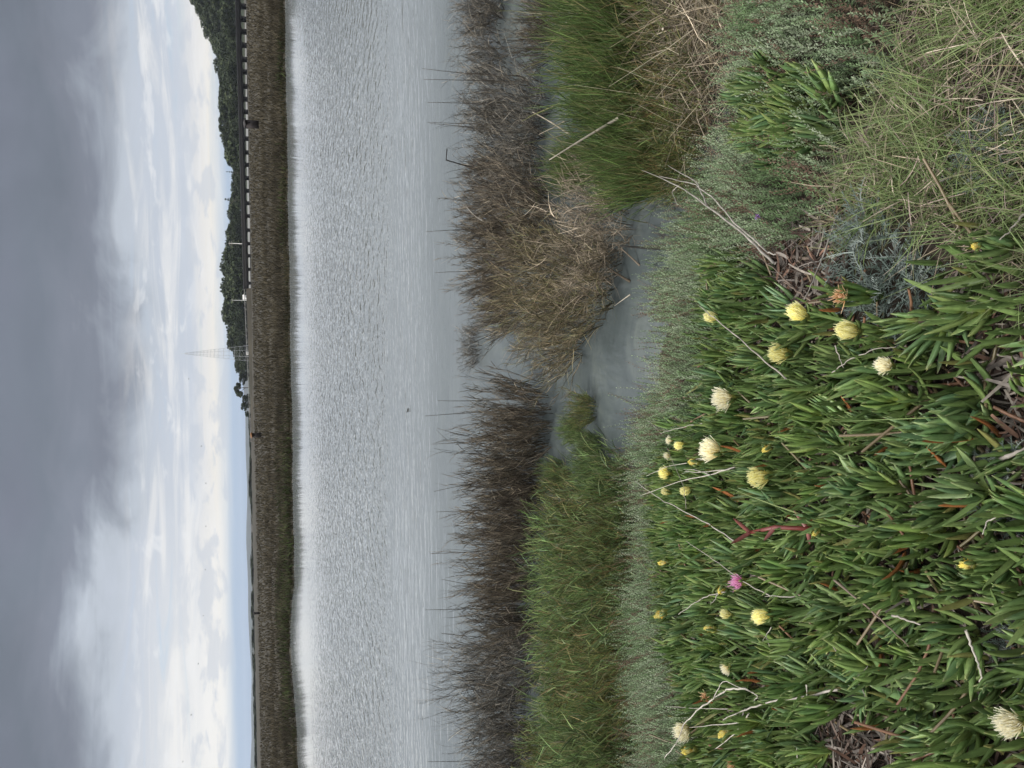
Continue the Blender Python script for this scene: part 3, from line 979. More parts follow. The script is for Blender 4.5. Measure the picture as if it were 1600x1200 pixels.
g1 = 'dead brown shrubs standing in the shallows'
for px, py, H, rad, lab, k in [
    (835, 1275, .5, .36, None, 'grey'),
    (838, 1195, .50, .36, 'grey brown dead shrub at the outer left end of the shrub row', 'grey'),
    (820, 1130, .50, .34, 'sparse greyish dead shrub with gaps showing water between its twigs', 'grey'),
    (800, 1060, .60, .34, 'tallest dark dead shrub of the row, jutting out into open water', 'grey'),
    (838, 1010, .44, .32, 'dark shrub with open base behind the green bushes', 'grey'),
    (830, 945, .50, .34, 'reddish brown dead shrub behind the middle green bush', 'brown'),
    (830, 870, .54, .36, 'dense brown dead shrub with reed stalks poking above it', 'brown'),
    (838, 795, .52, .36, 'dense dark brown shrub above the first green bush', 'brown'),
    (835, 725, .52, .35, 'brown shrub with a pale twig slanting across it', 'brown'),
    (845, 655, .50, .34, 'light tipped brown shrub beside the clear pool of water', 'brown'),
    (745, 545, .20, .20, 'small thin dark tuft standing alone in the water gap', 'grey'),
    (890, 520, .42, .30, 'tan and olive dead shrub at the edge of the clear pool', 'olive'),
    (930, 445, .46, .36, 'olive tinged dead shrub with dark stalks at its foot', 'olive'),
    (960, 360, .46, .32, 'pale tan bleached dead shrub nearest the bank', 'tan'),
    (860, 440, .54, .38, 'broad dead shrub in the middle of the right hand thicket', 'olive'),
    (800, 478, .40, .28, 'low brown shrub curving down towards the water gap', 'brown'),
    (850, 350, .52, .38, 'tangled brown shrub behind the bleached shrub', 'brown'),
    (790, 400, .50, .38, 'round topped brown shrub on the open water side of the thicket', 'brown'),
    (790, 310, .48, .36, 'brownish grey shrub bulging towards the open water', 'brown'),
    (840, 262, .46, .32, 'grey twiggy shrub with a bent dark stalk on its far side', 'grey'),
    (790, 220, .46, .34, 'dark dead shrub opposite the small green clump', 'grey'),
    (840, 175, .44, .32, 'grey shrub with fallen pale stems lying before it', 'grey'),
    (785, 140, .42, .34, 'low dark shrub with two tall straight stalks', 'grey'),
    (775, 60, .40, .32, 'thin dark shrub with water showing through on the far right', 'grey'),
    (860, 50, .34, .26, 'brown low shrub tucked behind the bright green grass clump', 'brown'),
    (775, -10, .42, .34, 'dark shrub cut by the outer right edge of the scene', 'grey'),
    (800, -90, .42, .36, None, 'grey'),
]:
    bush(k, px, py, H, rad, lab or 'dead shrub just out of view in the shallows', 'shrub', g1)

g2 = 'green marsh bushes at the left bank'
for px, py, H, rad, lab, k in [
    (985, 1260, .48, .34, None, 'green'),
    (982, 1170, .54, .36, 'green bush with pale grey green upright shoots at the far left', 'green'),
    (985, 1080, .42, .34, 'green bush with brownish patches beside the saltbush strip', 'ygreen'),
    (985, 1000, .52, .33, 'olive green bush with a dark hollow at its foot', 'ygreen'),
    (985, 920, .44, .33, 'dense mid green bush in the middle of the green row', 'green'),
    (988, 845, .48, .30, 'green bush with orange brown dry tips low down', 'ygreen'),
    (985, 775, .36, .25, 'outermost small green bush beside the clear pool', 'green'),
    (905, 800, .34, .26, 'yellowish green bush overlapping the brown shrubs at the pool', 'ygreen'),
    (912, 880, .40, .34, 'tall yellow green bush in the rear of the green row', 'green'),
    (912, 965, .40, .34, 'rear green bush between two yellower bushes', 'green'),
    (910, 1050, .38, .34, 'rear olive bush in front of the tallest dark shrub', 'ygreen'),
    (905, 1140, .36, .34, 'rear green bush beside the sparse greyish shrub', 'green'),
    (880, 1190, .36, .28, 'olive yellow bush low among the grey shrubs at the left edge', 'ygreen'),
    (900, 1250, .4, .34, None, 'ygreen'),
]:
    bush(k, px, py, H, rad, lab or 'green bush just out of view at the bank', 'bush', g2)
g3 = 'small sprigs rising from the pool'
for px, py, H, rad, lab, k in [
    (925, 640, .22, .10, 'small brown tipped green sprig cluster alone in the pool', 'ygreen'),
    (905, 672, .17, .09, 'little green sprig tuft beside the brown shrub row', 'green'),
    (935, 700, .2, .10, 'little bright green sprig tuft in open pool water', 'green'),
    (945, 738, .26, .13, 'low green sprig tuft next to the outermost green bush', 'green'),
    (880, 742, .2, .11, 'thin green sprigs linking the brown and green bushes', 'green'),
]:
    bush(k, px, py, H, rad, lab, 'sprigs', g3)
g4 = 'bright green grass clumps at the right bank'
for px, py, H, rad, lab, k in [
    (1030, 255, .40, .22, 'bright green grass clump ending at the water channel', 'blade'),
    (1010, 190, .44, .26, 'bright green grass clump in the middle of the right bank', 'blade'),
    (1000, 115, .48, .28, 'tall bright green grass clump beside fallen pale stems', 'blade'),
    (990, 40, .50, .28, 'tallest bright green grass clump near the right edge', 'blade'),
    (985, -50, .5, .3, None, 'blade'),
    (915, 262, .26, .16, 'small isolated green grass clump in the water among grey shrubs', 'blade'),
]:
    bush(k, px, py, H, rad, lab or 'green grass clump just out of view at the right bank', 'grass clump', g4)
g5 = 'dry tangled bushes on the right bank'
for px, py, H, rad, lab, k in [
    (1085, 245, .36, .20, 'olive dry bush tapering towards the water channel', 'ygreen'),
    (1085, 180, .38, .24, 'olive and tan bush mixing dry stems with green shoots', 'ygreen'),
    (1130, 125, .36, .24, 'dry bush of looping straw coloured stems beside the saltbush', 'tangle'),
    (1120, 55, .44, .28, 'largest tangle of dry straw stems near the right edge', 'tangle'),
    (1060, 90, .42, .26, 'half green half dry bush behind the straw tangle', 'ygreen'),
    (1120, -40, .44, .30, None, 'tangle'),
]:
    bush(k, px, py, H, rad, lab or 'dry bush just out of view on the right bank', 'bush', g5)


# ------------------------------------------------------------------ reed stalks in the water
def stalk(p0, p1, r, col, label, name='reed_stalk', cat='reed', group='lone reed stalks above the shrubs', bow=.03):
    p0 = np.asarray(p0, float); p1 = np.asarray(p1, float)
    L = np.linalg.norm(p1 - p0); mid = (p0 + p1) / 2 + rng.normal(0, bow, 3) * L
    ts = np.linspace(0, 1, 7)[:, None]
    pts = (1 - ts) ** 2 * p0 + 2 * ts * (1 - ts) * mid + ts ** 2 * p1
    a = Acc(); a.add(*tube(pts - p0, np.linspace(r, r * .35, 7), col, 5))
    o = a.obj(name, M_STEM); o.location = p0
    return tag(o, label, cat, group)


def px_line(pxs, h=.0, dz=None):
    return [ground(x, y, (h if dz is None else dz[i]), water=True) for i, (x, y) in enumerate(pxs)]


for (x0, y0), (x1, y1) in [((760, 118), (660, 107)), ((770, 128), (662, 124)), ((745, 195), (668, 191)), ((740, 210), (672, 193)), ((748, 168), (668, 160)),
                           ((770, 640), (664, 650)), ((760, 620), (684, 626)), ((770, 700), (683, 669)), ((770, 745), (678, 768)), ((775, 800), (681, 800)),
                           ((760, 855), (672, 865)), ((765, 950), (664, 953)), ((760, 925), (690, 905)), ((765, 680), (676, 694)), ((750, 1000), (690, 990)),
                           ((750, 355), (665, 362)), ((745, 430), (680, 426)), ((760, 1180), (668, 1190)), ((750, 770), (690, 740)), ((735, 510), (715, 545))]:
    b = at_z(x0 + 60, y0, -.05); t = at_depth(x1, y1, b[1])
    stalk(b, t, .0045, (.06, .05, .042), 'thin dark reed stalk standing up above the shrubs against open water')
for (x0, y0), (x1, y1), lab in [((700, 268), (696, 249), 'short snapped tip of the bent dark stalk'), ((712, 275), (697, 250), 'bent dark stalk leaning over open water by the grey shrub')]:
    b = at_z(x0 + 70, y0, 0) if 'bent' in lab and 'leaning' in lab else None
    if b is not None:
        tp = at_depth(x1, y1, b[1]); k = tp + np.array([.10, .02, -.015])
        a = Acc(); a.add(*tube([b - b, (tp - b) * .6, tp - b, k - b], [.009, .008, .007, .005], (.02, .018, .016), 6))
        o = a.obj('reed_stalk', M_STEM); o.location = b; tag(o, lab, 'reed')

for i, (pa, pb, c, r, lab) in enumerate([
    ((1040, 388), (970, 384), (.02, .018, .016), .010, 'dark curved stick lying from the bank into the channel'),
    ((985, 440), (940, 410), (.09, .07, .05), .008, 'brown broken stick standing askew in the pool'),
    ((1000, 415), (960, 380), (.15, .12, .09), .006, 'pale brown stick slanting in the channel'),
    ((985, 460), (960, 478), (.3, .27, .22), .004, 'thin pale twig lying on the pool near the thicket'),
    ((905, 20), (868, 55), (.34, .30, .24), .007, 'pale fallen stem at the corner of the bright grass clump'),
    ((902, 30), (878, 65), (.30, .26, .2), .006, 'second pale fallen stem close against the bright grass clump'),
    ((896, 130), (866, 95), (.30, .26, .2), .006, 'pale leaning stem over the gap behind the grass clump'),
    ((965, 185), (858, 250), (.36, .32, .26), .008, 'long pale branch lying across the small green clump'),
    ((890, 210), (832, 175), (.28, .24, .19), .006, 'pale crossing stem among the grey shrubs'),
    ((882, 190), (842, 210), (.28, .24, .19), .005, 'short pale stem crossing the other stem'),
    ((930, 60), (998, 45), (.36, .32, .25), .009, 'thick pale stem resting in the bright grass near the right edge'),
    ((1035, 45), (1183, 20), (.33, .29, .23), .008, 'long straw stem laid across the top of the dry tangle'),
    ((755, 345), (728, 322), (.34, .31, .27), .004, 'short white twig caught in the round topped shrub'),
    ((775, 785), (748, 722), (.32, .29, .24), .004, 'thin pale twig slanting on the brown shrub row'),
    ((800, 715), (860, 350), (.1, .09, .07), .003, None),
]):
    if lab is None: continue
    hh = .0 if pa[0] > 935 and pa[1] > 300 else .28
    A = ground(*pa, hh, water=True); B = at_depth(pb[0], pb[1], A[1] + .12)
    stalk(A, B, r, c, lab, 'fallen_stick', 'stick', 'sticks lying among the marsh plants', .05)


# ------------------------------------------------------------------ image-guided areas on the bank
ICE = [(1105, 470), (1120, 412), (1165, 388), (1198, 425), (1218, 472), (1290, 488), (1318, 430), (1345, 470), (1355, 508), (1405, 525), (1440, 500), (1465, 445),
       (1480, 390), (1540, 350), (1600, 430), (1800, 470), (1800, 1800), (1070, 1800), (1060, 1250), (1085, 1150), (1080, 1090), (1060, 1040), (1040, 960), (1032, 870), (1022, 770),
       (1048, 690), (1095, 650), (1115, 570), (1100, 520)]
ICE2 = [(1180, 190), (1195, 115), (1270, 98), (1315, 120), (1320, 200), (1290, 238), (1235, 262), (1195, 240)]
BARE = [[(1295, 1110), (1330, 1085), (1375, 1120), (1415, 1170), (1420, 1300), (1290, 1300), (1300, 1160)],
        [(1545, 560), (1650, 540), (1650, 790), (1575, 770), (1590, 680)], [(1500, 470), (1560, 520), (1540, 550), (1490, 520)]]
LITTER = [(1180, 385), (1215, 368), (1320, 300), (1325, 420), (1300, 480), (1225, 475)]
SILVER = [(1322, 375), (1375, 340), (1430, 360), (1440, 430), (1425, 505), (1385, 522), (1345, 480), (1325, 430)]
GRASS = [(1295, 262), (1330, 200), (1395, 125), (1385, 60), (1420, -10), (1440, -620), (1900, -620), (1900, 520), (1640, 480), (1590, 440), (1490, 385), (1435, 372), (1395, 320), (1320, 370), (1285, 320)]
SALT = [(1175, -620), (1430, -620), (1400, -10), (1378, 60), (1395, 125), (1320, 130), (1300, 255), (1285, 330), (1205, 400), (1165, 395), (1122, 415), (1108, 470), (1102, 520), (1118, 570),
        (1095, 655), (1050, 695), (1025, 770), (1036, 870), (1046, 965), (1064, 1045), (1084, 1095), (1088, 1150), (1065, 1250), (1070, 1800),
        (960, 1800), (968, 1150), (982, 1000), (1000, 880), (1004, 780), (995, 700), (1003, 650), (1040, 600), (1046, 520), (1024, 470), (1028, 420), (1058, 340), (1048, 300), (1100, 275), (1150, 190)]


def saltbush():
    a = Acc()
    P = scatter(SALT, .0275, .08, holes=[[(1205, 190), (1215, 140), (1260, 130), (1265, 160), (1262, 200), (1230, 215)]])
    n = len(P)
    pt = patch(P, 3.0, 1.3); pt2 = patch(P, 6.5, 4.0)
    near = np.clip((P[:, 0] - .5) / .8, 0, 1)
    H = rng.uniform(.11, .22, n) * (.7 + .6 * pt2)
    D = unit(np.stack([rng.normal(0, .26, n), rng.normal(0, .26, n) + .12, np.ones(n)], 1))
    bend = rng.normal(0, .13, (n, 3))
    stemc = np.array([.11, .10, .07]) * rng.uniform(.7, 1.3, (n, 1))
    a.add(*strands(P - [0, 0, .01], D, H, .0022, bend, stemc, stemc, segs=3, taper=.5))
    K = 46
    t = np.linspace(.18, 1.0, K)
    az0 = rng.uniform(0, 6.28, n)
    pal = np.array([(.205, .27, .155), (.245, .30, .19), (.17, .235, .13), (.28, .32, .225), (.14, .205, .10)])
    brown = np.array([.13, .085, .06])
    base_c = pal[rng.integers(0, 5, n)] * (.8 + .45 * patch(P, 9.0, 2.2))[:, None]
    grn = np.array([.09, .155, .058])
    gw = (np.clip((pt - .55) * 4, 0, 1) * .75)[:, None]
    base_c = base_c * (1 - gw) + grn * gw * rng.uniform(.8, 1.3, (n, 1))
    br = (rng.uniform(0, 1, n) < np.clip((pt2 - .60) * 3.0, 0, .6))
    base_c[br] = brown * rng.uniform(.7, 1.3, (br.sum(), 1))
    for k in range(K):
        C = P + H[:, None] * (D * t[k] + bend * t[k] ** 2)
        az = az0 + k * 2.4
        el = rng.uniform(.3, .85, n) + .3 * t[k]
        A = np.stack([np.cos(az) * np.cos(el), np.sin(az) * np.cos(el), np.sin(el)], 1)
        S = unit(np.cross(A, [0, 0, 1.0])); N = np.cross(S, A)
        ln = (rng.uniform(.009, .0165, n) * (1.15 - .55 * t[k]) * (1 + .15 * near))[:, None]; wd = ln * rng.uniform(.15, .25, (n, 1))
        V = np.stack([C, C + A * ln * .5 + S * wd + N * wd * .4, C + A * ln, C + A * ln * .5 - S * wd + N * wd * .4], 1)
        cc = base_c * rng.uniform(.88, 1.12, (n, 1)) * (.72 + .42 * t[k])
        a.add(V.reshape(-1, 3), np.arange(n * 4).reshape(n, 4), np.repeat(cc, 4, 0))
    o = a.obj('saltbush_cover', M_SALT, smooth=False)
    tag(o, 'grey green low saltbush covering the strip between water and ice plants', 'ground cover', kind='stuff')


saltbush()


def litter():
    a = Acc()
    def lay(P, L, W_, pal, zup=.25, lift=.02, sides=2):
        n = len(P); pal = np.array(pal)
        D = np.stack([rng.normal(0, 1, n), rng.normal(0, 1, n), rng.normal(0, zup, n)], 1)
        c = pal[rng.integers(0, len(pal), n)] * rng.uniform(.6, 1.3, (n, 1))
        b = rng.normal(0, .2, (n, 3)); b[:, 2] *= .4
        a.add(*strands(P + [0, 0, 1] * rng.uniform(.002, lift, (n, 1)), D, rng.uniform(*L, n), rng.uniform(*W_, n), b, c, c * 1.1, segs=3, sides=sides, taper=.5))
    dead = [(.10, .085, .075), (.15, .13, .115), (.075, .055, .045), (.20, .175, .15), (.055, .035, .028), (.12, .07, .05)]
    lay(scatter(LITTER, .012, .02), (.03, .09), (.003, .011), dead, lift=.05)
    for q in BARE:
        lay(scatter(q, .011, .02), (.03, .085), (.003, .012), dead, lift=.035)
    lay(scatter(ICE, .022, .02), (.03, .09), (.003, .008), dead, lift=.03)
    straw = [(.22, .18, .13), (.28, .23, .17), (.16, .13, .10), (.33, .28, .22), (.12, .10, .075), (.22, .17, .15)]
    lay(scatter(GRASS, .014, .04), (.04, .12), (.0015, .003), straw, .35, .06)
    o = a.obj('leaf_litter', M_STEM)
    tag(o, 'dry grey brown leaf litter and straw lying on the bank', 'litter', kind='stuff')


litter()


def grass():
    a = Acc()
    def blades(P, L, W_, pal, lean, droop, tipc, segs=5):
        n = len(P); pal = np.array(pal)
        az = rng.uniform(0, 6.28, n)
        D = unit(np.stack([np.cos(az) * lean * rng.uniform(.2, 1.4, n), np.sin(az) * lean * rng.uniform(.2, 1.4, n), np.ones(n)], 1))
        b = D * [.55, .55, 0] + rng.normal(0, .08, (n, 3)); b[:, 2] -= rng.uniform(.1, 1, n) * droop
        c = pal[rng.integers(0, len(pal), n)] * rng.uniform(.7, 1.25, (n, 1))
        a.add(*strands(P, D, rng.uniform(*L, n), rng.uniform(*W_, n), b, c * .85, c * .6 + np.array(tipc) * .4, segs=segs, taper=.08))
    green = [(.12, .18, .055), (.15, .21, .07), (.095, .15, .05), (.18, .225, .085), (.13, .18, .07), (.19, .19, .10)]
    P = scatter(GRASS, .0092, .07)
    p = patch(P, 4.5, .7)
    P = P[rng.uniform(0, 1, len(P)) < np.clip((p - .22) * 3.0, .1, 1)]
    blades(P, (.09, .20), (.0019, .0042), green, .7, .6, (.16, .19, .09))
    tan = [(.26, .21, .14), (.32, .26, .18), (.20, .16, .11), (.30, .22, .12)]
    P = scatter(GRASS, .04, .05)
    blades(P, (.05, .13), (.0018, .0034), tan, 1.1, .7, (.3, .26, .19))
    # loose blades growing up through the ice plants and the saltbush
    P = scatter(ICE, .075, .07); a0, b0 = project(P)
    P = P[(rng.uniform(0, 1, len(P)) < np.clip((900 - b0) / 900, .03, .5)) & (a0 > 1230)]
    blades(P, (.14, .27), (.003, .005), green, .8, .6, (.15, .18, .08))
    P = scatter(SALT, .17, .07, holes=[ICE2])
    blades(P, (.1, .2), (.002, .0035), [(.08, .13, .04), (.22, .2, .13)], .6, .4, (.2, .18, .1))
    P = scatter([(1270, 380), (1290, 260), (1330, 260), (1330, 400)], .03, .05)
    blades(P, (.08, .16), (.002, .004), green + tan, .9, .6, (.2, .18, .1))
    o = a.obj('bank_grass', M_GRASS)
    tag(o, 'green and straw coloured grass on the right of the near bank', 'grass', kind='stuff')


grass()


# ------------------------------------------------------------------ silvery feathery plants
def feather_mesh(seed, n, Rad, H):
    global rng
    keep = rng; rng = np.random.default_rng(seed)
    a = Acc()
    an = rng.uniform(0, 6.28, n); rr = Rad * np.sqrt(rng.uniform(0, 1, n))
    B = np.stack([np.cos(an) * rr, np.sin(an) * rr, rng.uniform(0, H * .5, n)], 1)
    D = unit(np.stack([np.cos(an) * .6 + rng.normal(0, .5, n), np.sin(an) * .6 + rng.normal(0, .5, n), np.ones(n) * .8], 1))
    L = rng.uniform(.05, .09, n); bend = rng.normal(0, .12, (n, 3)); bend[:, 2] -= .2
    pal = np.array([(.105, .135, .12), (.14, .17, .155), (.08, .11, .09), (.19, .22, .205)])
    c = pal[rng.integers(0, 4, n)] * rng.uniform(.8, 1.2, (n, 1))
    a.add(*strands(B, D, L, .003, bend, c, c * 1.1, segs=4, taper=.4))
    for k in range(14):
        t = .15 + .85 * k / 14
        P = B + L[:, None] * (D * t + bend * t * t)
        S = unit(np.cross(D, [0, 0, 1.0])) * (1 if k % 2 else -1)
        d2 = unit(D * .8 + S * 1.0 + rng.normal(0, .2, (n, 3)))
        a.add(*strands(P, d2, .02 * (1.15 - t), .0026, rng.normal(0, .1, (n, 3)), c, c * 1.15, segs=2, taper=.3))
    rng = keep
    return a.mesh('silver_plant', M_SALT)


fm = [feather_mesh(400, 130, .10, .08), feather_mesh(401, 120, .10, .08)]
for px, py, s, lab in [(1365, 400, 1.15, 'silvery feathery plant between the grass and the yellow flowers'), (1395, 465, 1.0, 'silvery feathery plant with broad pale tips beside the big yellow flower'),
                       (1350, 350, .7, 'small silvery sprig at the rim of the grass'), (1545, 235, .75, 'bluish grey sprig lying in the dry grass'), (1570, 770, .7, 'bluish feathery sprig by the pale cut stick'),
                       (1590, 1010, .6, 'dark bluish sprig near the large cream flower')]:
    p = ground(px, py, .04)
    tag(inst('silver_plant', fm[int(rng.integers(0, 2))], (p[0], p[1], float(gz(p[0], p[1]))), rng.uniform(0, 6.28), s), lab, 'plant')


# ------------------------------------------------------------------ ice plants
def shoot_mesh(seed, spread=1.0, pairs=6, tint=(1, 1, 1), up=1.0, name='ice_plant', flower=False):
    r = np.random.default_rng(seed)
    B, A, N, L, W_, cv = [], [], [], [], [], []
    az0 = r.uniform(0, 6.28)
    for k in range(pairs):
        f = k / (pairs - 1)
        z = .006 + k * .0125 * up
        az = az0 + k * math.pi / 2 + r.normal(0, .22)
        tilt = np.interp(f, [0, .35, .7, 1], [.98, .66, .36, .12]) * spread
        ln = np.interp(f, [0, .3, .7, 1], [.085, .102, .094, .058])
        for s in (0, math.pi):
            a = az + s + r.normal(0, .15); tl = tilt * r.uniform(.75, 1.25)
            rad = np.array([math.cos(a), math.sin(a), 0])
            d = rad * math.sin(tl) + np.array([0, 0, 1]) * math.cos(tl)
            nn = -rad * math.cos(tl) + np.array([0, 0, 1]) * math.sin(tl)
            B.append(rad * .004 + [0, 0, z]); A.append(d + r.normal(0, .06, 3)); N.append(nn + r.normal(0, .2, 3))
            L.append(ln * r.uniform(.82, 1.2)); W_.append(r.uniform(.0130, .0172) * (1 - .22 * f)); cv.append(r.uniform(.05, .34) * (1 - .3 * f))
    B, A, N = map(np.array, (B, A, N)); n = len(B)
    g = np.array([(.102, .172, .056), (.126, .198, .064), (.086, .148, .058), (.150, .212, .072)])
    cm = g[r.integers(0, 4, n)] * r.uniform(.85, 1.2, (n, 1)) * np.array(tint)
    cb = np.tile(np.array([.19, .25, .06]) * np.array(tint), (n, 1)) * r.uniform(.8, 1.15, (n, 1))
    ct = cm * .8 + np.array([.22, .07, .045]) * r.uniform(.0, .4)
    a = Acc()
    a.add(*fleshy(B, A, N, np.array(L), np.array(W_), np.array(cv), cb, cm, ct))
    top = .012 * pairs * up
    a.add(*tube([(0, 0, -.06), (0, 0, 0), (0, 0, top)], [.005, .0055, .005], (.10, .10, .04), 6, (.13, .18, .05)))
    return a.mesh(name, M_ICE)


SHOOT = [shoot_mesh(500 + k, s, p, t, u) for k, (s, p, t, u) in enumerate([
    (.75, 6, (1, 1, 1), 1), (.9, 6, (1.05, 1.0, .95), 1), (.65, 6, (.95, .98, 1.05), 1.1), (1.05, 7, (1, 1, 1), .9), (.8, 6, (1.15, 1.1, .9), 1),
    (.95, 5, (.9, .95, 1.1), 1), (.7, 5, (1.1, 1.05, 1.0), 1.1), (1.15, 6, (.95, .95, 1.1), .85), (.85, 7, (1.0, 1.03, .95), 1), (1.0, 6, (1.05, 1.0, 1.05), 1),
    (.6, 6, (1.0, 1.05, .9), 1.15), (1.25, 6, (.92, .97, 1.1), .8)])]
BARE_SH = SHOOT[0]


def flower_meshes(seed, style):
    """petals, stamens and calyx of one flower; foot of the calyx at the origin"""
    global rng
    keep = rng; rng = np.random.default_rng(seed)
    yel, cre = np.array([.93, .83, .27]), np.array([.93, .90, .76])
    p = dict(open=(320, .034, .0, .60, yel, yel * [1.02, 1.1, 1.9]), half=(300, .035, 0.0, .42, yel * [1, 1.03, 1.2], yel * [1.02, 1.1, 2.1]), cream=(300, .034, .02, .66, np.array([.84, .74, .36]), cre),
             bud=(60, .022, -.10, .10, yel * [.98, 1.02, 1.5], yel * [1.0, 1.0, 1.1]), wilt=(80, .018, .1, 1.1, np.array([.62, .33, .12]), np.array([.72, .50, .33])),
             pink=(85, .020, .05, .9, np.array([.66, .18, .42]), np.array([.80, .40, .64])))[style]
    n, ln, t0, t1, c0, c1 = p
    rk = .010 if style != 'bud' else .007
    az = rng.uniform(0, 6.28, n); f = rng.uniform(0, 1, n)
    B = np.stack([np.cos(az) * rk * (.55 + .45 * f), np.sin(az) * rk * (.55 + .45 * f), .017 - .003 * f], 1)
    tl = t0 + (t1 - t0) * f ** 1.3 + rng.normal(0, .07, n)
    D = np.stack([np.cos(az) * np.sin(tl), np.sin(az) * np.sin(tl), np.cos(tl)], 1)
    inn = -np.stack([np.cos(az), np.sin(az), np.zeros(n)], 1)
    b = inn * (rng.uniform(-.02, .2, (n, 1)) + (.16 if style != 'cream' else .02) * f[:, None]) + rng.normal(0, .06, (n, 3))
    if style in ('wilt', 'pink'):
        b = b + rng.normal(0, .35, (n, 3))
    cc = rng.uniform(.85, 1.12, (n, 1))
    a = Acc(); a.add(*strands(B, D, ln * rng.uniform(.82, 1.08, n), (.0028 if style != 'wilt' else .003) if style != 'bud' else .0038, b, c0 * cc, c1 * cc, segs=4, taper=.45))
    if style == 'bud':
        a.add(*tube([(0, 0, .012), (0, 0, .02), (0, 0, .028), (0, 0, .034)], [.006, .0075, .006, .002], c0 * .95, 8))
    petals = a.mesh('flower', M_PETAL)
    n = 70
    az = rng.uniform(0, 6.28, n); rr = .0075 * np.sqrt(rng.uniform(0, 1, n))
    B = np.stack([np.cos(az) * rr, np.sin(az) * rr, np.full(n, .016)], 1)
    sc = np.array([.72, .52, .12]) if style not in ('wilt', 'pink') else np.array([.45, .25, .10])
    a = Acc(); a.add(*strands(B, np.array([0, 0, 1]) + rng.normal(0, .28, (n, 3)), rng.uniform(.008, .015, n), .0015, rng.normal(0, .1, (n, 3)), sc * .9, sc * 1.15, segs=2, taper=1.0))
    stam = a.mesh('stamens', M_PETAL)
    a = Acc()
    g = np.array([.12, .17, .05]); o = np.array([.45, .24, .06])
    a.add(*tube([(0, 0, -.03), (0, 0, -.004), (0, 0, .004), (0, 0, .012), (0, 0, .018)], [.004, .005, .0085, .0115, .0100], g, 10, g * [1.6, 1.1, .8]))
    m5 = 4; az = np.arange(m5) * 6.283 / m5 + rng.uniform(0, 1)
    out = np.stack([np.cos(az), np.sin(az), np.zeros(m5)], 1); tl = rng.uniform(.5, 1.0, m5)[:, None] if style != 'bud' else rng.uniform(.15, .45, m5)[:, None]
    Aq = out * np.sin(tl) + np.array([0, 0, 1]) * np.cos(tl); Nq = -out * np.cos(tl) + np.array([0, 0, 1]) * np.sin(tl)
    gm = np.tile(g * .8, (m5, 1)); gt = np.tile(o * .6 + g * .4, (m5, 1)) if style in ('open', 'wilt', 'pink') else gm
    a.add(*fleshy(out * .009 + [0, 0, .012], Aq, Nq, rng.uniform(.016, .034, m5), np.full(m5, .010), np.full(m5, .2), gm * 1.3, gm, gt))
    cal = a.mesh('calyx', M_ICE)
    rng = keep
    return petals, stam, cal


